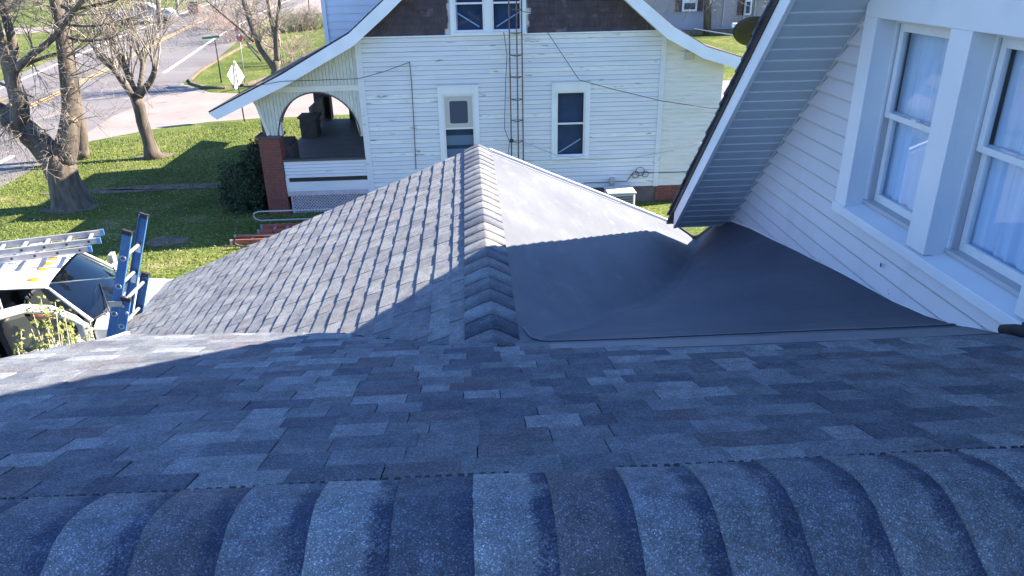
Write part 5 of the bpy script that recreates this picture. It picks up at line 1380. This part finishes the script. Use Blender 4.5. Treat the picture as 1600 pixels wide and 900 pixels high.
# evergreen shrubs by the porch
def shrub(name, label, c, rx, ry, rz, n_, seed, m='yew'):
    rr = random.Random(seed); mb = MB(); c = Vector(c)
    for k in range(n_):
        u = rr.uniform(-1,1); a = rr.uniform(0,6.28); s = math.sqrt(1-u*u); rad = rr.uniform(.66,1.10)*(1+.42*noise.noise(Vector((math.cos(a)*s*2, math.sin(a)*s*2, u*2+seed))))
        p = c+Vector((rx*s*math.cos(a)*rad, ry*s*math.sin(a)*rad, rz*u*rad)); 
        if p.z < .02: continue
        v1 = Vector((rr.gauss(0,1), rr.gauss(0,1), rr.gauss(0,1))).normalized()*rr.uniform(.03,.06); v2 = Vector((rr.gauss(0,1), rr.gauss(0,1), rr.gauss(0,1))).normalized()*.03
        mb.add([p-v1, p+v2, p+v1, p-v2], [(0,1,2,3)])
    o = tag(mb.build(name, M[m], recalc=False), label, 'shrub')
    core = MB(); 
    for i in range(7):
        z = -1+2*i/6; 
        for k in range(14): s = math.sqrt(max(0, 1-z*z)); core.v.append((c.x+rx*.72*s*math.cos(k*.4488), c.y+ry*.72*s*math.sin(k*.4488), max(.0, c.z+rz*.72*z)))
    for i in range(6):
        for k in range(14): core.f.append((i*14+k, i*14+(k+1) % 14, (i+1)*14+(k+1) % 14, (i+1)*14+k)); core.m.append(0); core.sm.append(True)
    core.build('branches', M[m], o, recalc=False)
shrub('evergreen_shrub', 'large dark evergreen shrub in the shade left of the brick porch pier', (-6.22,20.3,.50), .72,.75,.78, 7000, 1)
shrub('evergreen_shrub', 'small round evergreen shrub behind the brick porch pier', (-6.5,23.3,.55), .6,.6,.7, 3500, 2)
# budding shrub in front of the truck
t = empty('budding_shrub', 'thin shrub with yellow-green leaf buds in front of the open truck door', 'shrub')
mb = MB(); lf = MB(); rr = random.Random(21)
tips = [(62,462),(45,470),(72,478),(85,470),(98,480),(32,515),(48,512),(64,520),(74,505),(108,500),(112,520),(140,500),(138,520),(146,535),(25,535),(95,515),(80,530),(35,548),(3,570),(2,580),(130,530),(55,545),(155,532),(120,540),(70,497),(66,512),(106,508)]
for (x, y) in tips:
    top_ = aty(x+1, y+2, 6.3+rr.uniform(-.25,.25)); root = Vector((top_.x*.75-1.15, 6.2+rr.uniform(-.3,.3), 0))
    mid = root.lerp(top_, .6)+Vector((rr.gauss(0,.08), rr.gauss(0,.08), .1))
    mb.tube([root, mid, top_], [.012,.008,.004], 5)
    for k in range(26):
        q = mid.lerp(top_, 1-abs(rr.gauss(0,.16)))+Vector((rr.gauss(0,.025), rr.gauss(0,.03), rr.gauss(0,.03)))
        v1 = Vector((rr.gauss(0,1), rr.gauss(0,1), rr.gauss(0,1))).normalized()*.024; v2 = v1.orthogonal().normalized()*.011
        lf.add([q-v1, q+v2, q+v1, q-v2], [(0,1,2,3)])
mb.build('stems', M['shootbark'], t, recalc=False); tag(lf.build('leaves', M['leafy'], t, recalc=False), kind='stuff')

# ================================================================== SIGNS, POSTS, FAR THINGS
g_ = atg(383, 130)
t = empty('stop_sign', 'red and white stop sign seen at a slant on a steel post at the corner', 'stop sign')
YY = g_.y; c_ = aty(373, 53, YY); s_ = (aty(373,40,YY)-aty(373,66,YY)).z/2
ang = R_(-48); ex_ = Vector((math.cos(ang), math.sin(ang), 0)); nn_ = Vector((-ex_.y, ex_.x, 0)); nn_ = -nn_ if nn_.y > 0 else nn_
def oct_(r, off): return [tuple(c_+ex_*r*math.cos(R_(22.5+45*k))+Vector((0,0,r*math.sin(R_(22.5+45*k))))+nn_*off) for k in range(8)]
mb = MB(); mb.prism(oct_(s_*1.12, 0), tuple(-nn_*.01)); mb.build('sign_rim', M['signw'], t)
mb = MB(); mb.prism(oct_(s_*1.02, .006), tuple(-nn_*.004)); mb.build('sign_face', M['red'], t)
fc = bpy.data.curves.new('letters', 'FONT'); fc.body = 'STOP'; fc.size = s_*.78; fc.align_x = 'CENTER'; fc.align_y = 'CENTER'; fc.extrude = .001; fc.offset = .012
fo = bpy.data.objects.new('letters', fc); C.objects.link(fo); fo.data.materials.append(M['signw'])
zz_ = nn_; xx_ = Vector((0,0,1)).cross(zz_); fo.matrix_world = Matrix.Translation(c_+nn_*.012) @ Matrix((xx_, Vector((0,0,1)), zz_)).transposed().to_4x4(); bpy.context.view_layer.update(); me_ = bpy.data.meshes.new_from_object(fo); mw_ = fo.matrix_world.copy(); bpy.data.objects.remove(fo); fo = bpy.data.objects.new('letters', me_); C.objects.link(fo); fo.matrix_world = mw_; fo.parent = t
mb = MB(); mb.tube([g_, c_+Vector((0,0,s_))-nn_*.03], .03, 6); mb.build('post', M['galv'], t)
# white diamond (back of a warning sign)
g_ = atz(382, 190); YY = g_.y
t = empty('warning_sign', 'blank white back of a diamond sign on a dark post by the side street', 'sign')
P = [aty(x, y, YY+.03+dy_) for x, y, dy_ in ((366,94,0),(355,117,-.35),(369,141,0),(382,120,.35))]
mb = MB(); mb.prism([tuple(p) for p in P], (0,.008,0)); mb.build('sign_panel', M['signw'], t)
mb = MB(); mb.tube([g_, aty(366,97,YY-.03)], .03, 6); mb.build('post', M['post'], t)
g_ = atg(346, 129); YY = g_.y
t = empty('street_name_sign', 'plain green street name blade on a thin black post at the corner', 'sign')
mb = MB(); mb.tube([g_, aty(336,62,YY)], .04, 6); mb.build('post', M['post'], t)
mb = MB(); q = aty(329,58,YY); mb.bar(aty(316,60,YY), aty(343,57,YY), .02, .12); mb.build('blade', M['green'], t)
def far_pole(x0, y0, x1, y1, r, label, name='pole', m='bark', cat='pole'):
    g = atg(x0, y0); mb = MB(); mb.tube([g, aty(x1, y1, g.y)], r, 8); return tag(mb.build(name, M[m]), label, cat)
far_pole(249,46,245,-20,.16,'dark utility pole beside the parked pickup across the road', 'utility_pole')
far_pole(278,22,274,-25,.17,'slim pale tree trunk left of the brown bin across the road', 'tree_trunk', 'shootbark', 'tree')
far_pole(483,17,481,-25,.08,'thin pale post on the far verge left of the blue dormer', 'post', 'shootbark', 'post')
# bin
g_ = atg(303, 24); k_ = g_.y/1155
t = empty('wheelie_bin', 'brown bin with a dark lid on the far verge', 'bin')
mb = MB(); w2 = 8*k_; hh = 15*k_
mb.hexa([(g_.x-w2*.8,g_.y,g_.z),(g_.x+w2*.8,g_.y,g_.z),(g_.x+w2*.8,g_.y+1,g_.z),(g_.x-w2*.8,g_.y+1,g_.z),(g_.x-w2,g_.y,g_.z+hh),(g_.x+w2,g_.y,g_.z+hh),(g_.x+w2,g_.y+1.2,g_.z+hh),(g_.x-w2,g_.y+1.2,g_.z+hh)]); mb.build('body', M['bin'], t, bevel=.05)
mb = MB(); mb.box((g_.x-w2*1.1,g_.y-.1,g_.z+hh),(g_.x+w2*1.1,g_.y+1.3,g_.z+hh*1.2)); mb.build('lid', M['carblack'], t, bevel=.05)
# parked pickup
g_ = atg(226, 36)
t = empty('parked_pickup', 'silver-blue pickup parked on the driveway across the road', 'pickup', loc=tuple(g_)); t.rotation_euler = (0,0,R_(6))
sc_ = (atg(277,34)-atg(176,39)).length/5.7
def tb(mb, name, m, bv=0, par=None): return mb.build(name, M[m], par or t, bv)
t.scale = (sc_,)*3
mb = MB(); mb.prism([(-2.85,-.95,.5),(2.8,-.95,.45),(2.85,-.95,.95),(2.7,-.95,1.12),(1.55,-.95,1.22),(-.5,-.95,1.22),(-2.85,-.95,1.25)], (0,1.9,0)); tb(mb, 'body', 'pickup', .06)
mb = MB(); mb.prism([(1.45,-.9,1.2),(.75,-.78,1.85),(-.35,-.78,1.88),(-.62,-.9,1.2)], (0,1.7,0)); tb(mb, 'cab', 'pickup', .06)
mb = MB(); mb.prism([(1.28,-.93,1.25),(.72,-.84,1.76),(-.28,-.84,1.78),(-.48,-.93,1.25)], (0,.05,0)); tb(mb, 'side_window', 'carblack')
mb = MB(); mb.box((-2.8,-.8,1.24),(-.7,.8,1.27)); tb(mb, 'bed', 'carblack')
mb = MB(); mb.box((1.5,-.85,1.2),(2.6,.85,1.24)); tb(mb, 'hood', 'signw', .03)
for x in (-1.9, 1.85):
    for s in (-.95, .72):
        mb = MB(); mb.tube([(x,s-.02,.4),(x,s+.23,.4)], .40, 18); wv = tb(mb, 'wheel', 'tyre'); mb = MB(); mb.tube([(x,s-.04,.4),(x,s+.0,.4)], .22, 12); tb(mb, 'rim', 'alu', 0, wv)
mb = MB(); mb.box((2.8,-.9,.45),(2.95,.9,.7)); tb(mb, 'bumper', 'alu', .02)
# far house top right
g_ = atg(1035, 52); YY = g_.y; z0_ = g_.z
t = empty('far_house', 'taupe house with brown shutters behind the white house at top right', 'house')
def fx(x): return aty(x, 30, YY).x
def fz(y): return aty(1100, y, YY).z
mb = MB(); mb.box((fx(1000),YY,z0_-1),(fx(1330),YY+9,fz(18))); mb.build('lower_wall', M['bluegrey'], t)
mb = MB(); mb.box((fx(1000),YY-.03,fz(18)),(fx(1105),YY+9,fz(-60))); mb.box((fx(1105),YY-.03,fz(42)),(fx(1330),YY-.001,fz(-60))); mb.build('upper_wall', M['taupe'], t)
mb = MB(); mb.prism([(fx(990),YY-.6,fz(-58)),(fx(990),YY+9.6,fz(-58)),(fx(990),YY+4.5,fz(-58)+3)], (fx(1340)-fx(990),0,0)); mb.build('roof', M['brownroof'], t)
for (a, b, s0, s1, y1) in ((1064,1087,1054,1096,17),(1160,1172,1150,1158,25)):
    mb = MB(); mb.box((fx(a),YY-.12,fz(y1)),(fx(b),YY-.03,fz(-40))); wv = mb.build('window_frame', M['signw'], t)
    mb = MB(); mb.box((fx(a+3),YY-.14,fz(y1-3)),(fx(b-3),YY-.11,fz(4))); mb.build('pane', M['dark_int'], wv)
    for (u, v) in ((s0, a-1),(b+1, s1)):
        if abs(v-u) > 2: mb = MB(); mb.box((fx(u),YY-.1,fz(y1)),(fx(v),YY-.03,fz(-40))); mb.build('shutter', M['shutter'], t)
for x in (1128, 1160, 1176):
    mb = MB(); mb.box((fx(x),YY-.15,fz(40)),(fx(x+2),YY-.05,fz(-55))); mb.build('downspout', M['plastic'], t)
mb = MB(); x = fx(1180); mb.box((fx(1040),YY-1.2,z0_-.1),(fx(1300),YY-.5,z0_+.25)); tag(mb.build('flower_bed', M['dirt']), kind='structure')
far_pole(1105,54,1106,-20,.30,'thick dark tree trunk in front of the taupe house', 'tree_trunk', 'bark', 'tree')
far_pole(1057,30,1056,-10,.07,'thin reddish pipe beside the shutter of the taupe house', 'vent_pipe', 'rust', 'pipe')
tw = MB(); gg = atg(1105, 54)
for k in range(22): grow(tw, gg+Vector((rnd.uniform(-4,6), rnd.uniform(-1,0), rnd.uniform(0,2))), Vector((rnd.gauss(0,.6), rnd.gauss(0,.3), .9)).normalized(), .02, rnd.uniform(1.2,2.4), 2, rnd, .2, .7, 0, .008, 3)
tag(tw.build('bare_thicket', M['twig'], recalc=False), 'sparse bare twigs in front of the taupe house', 'bush')
mb = MB(); g2 = atg(1200, 60)
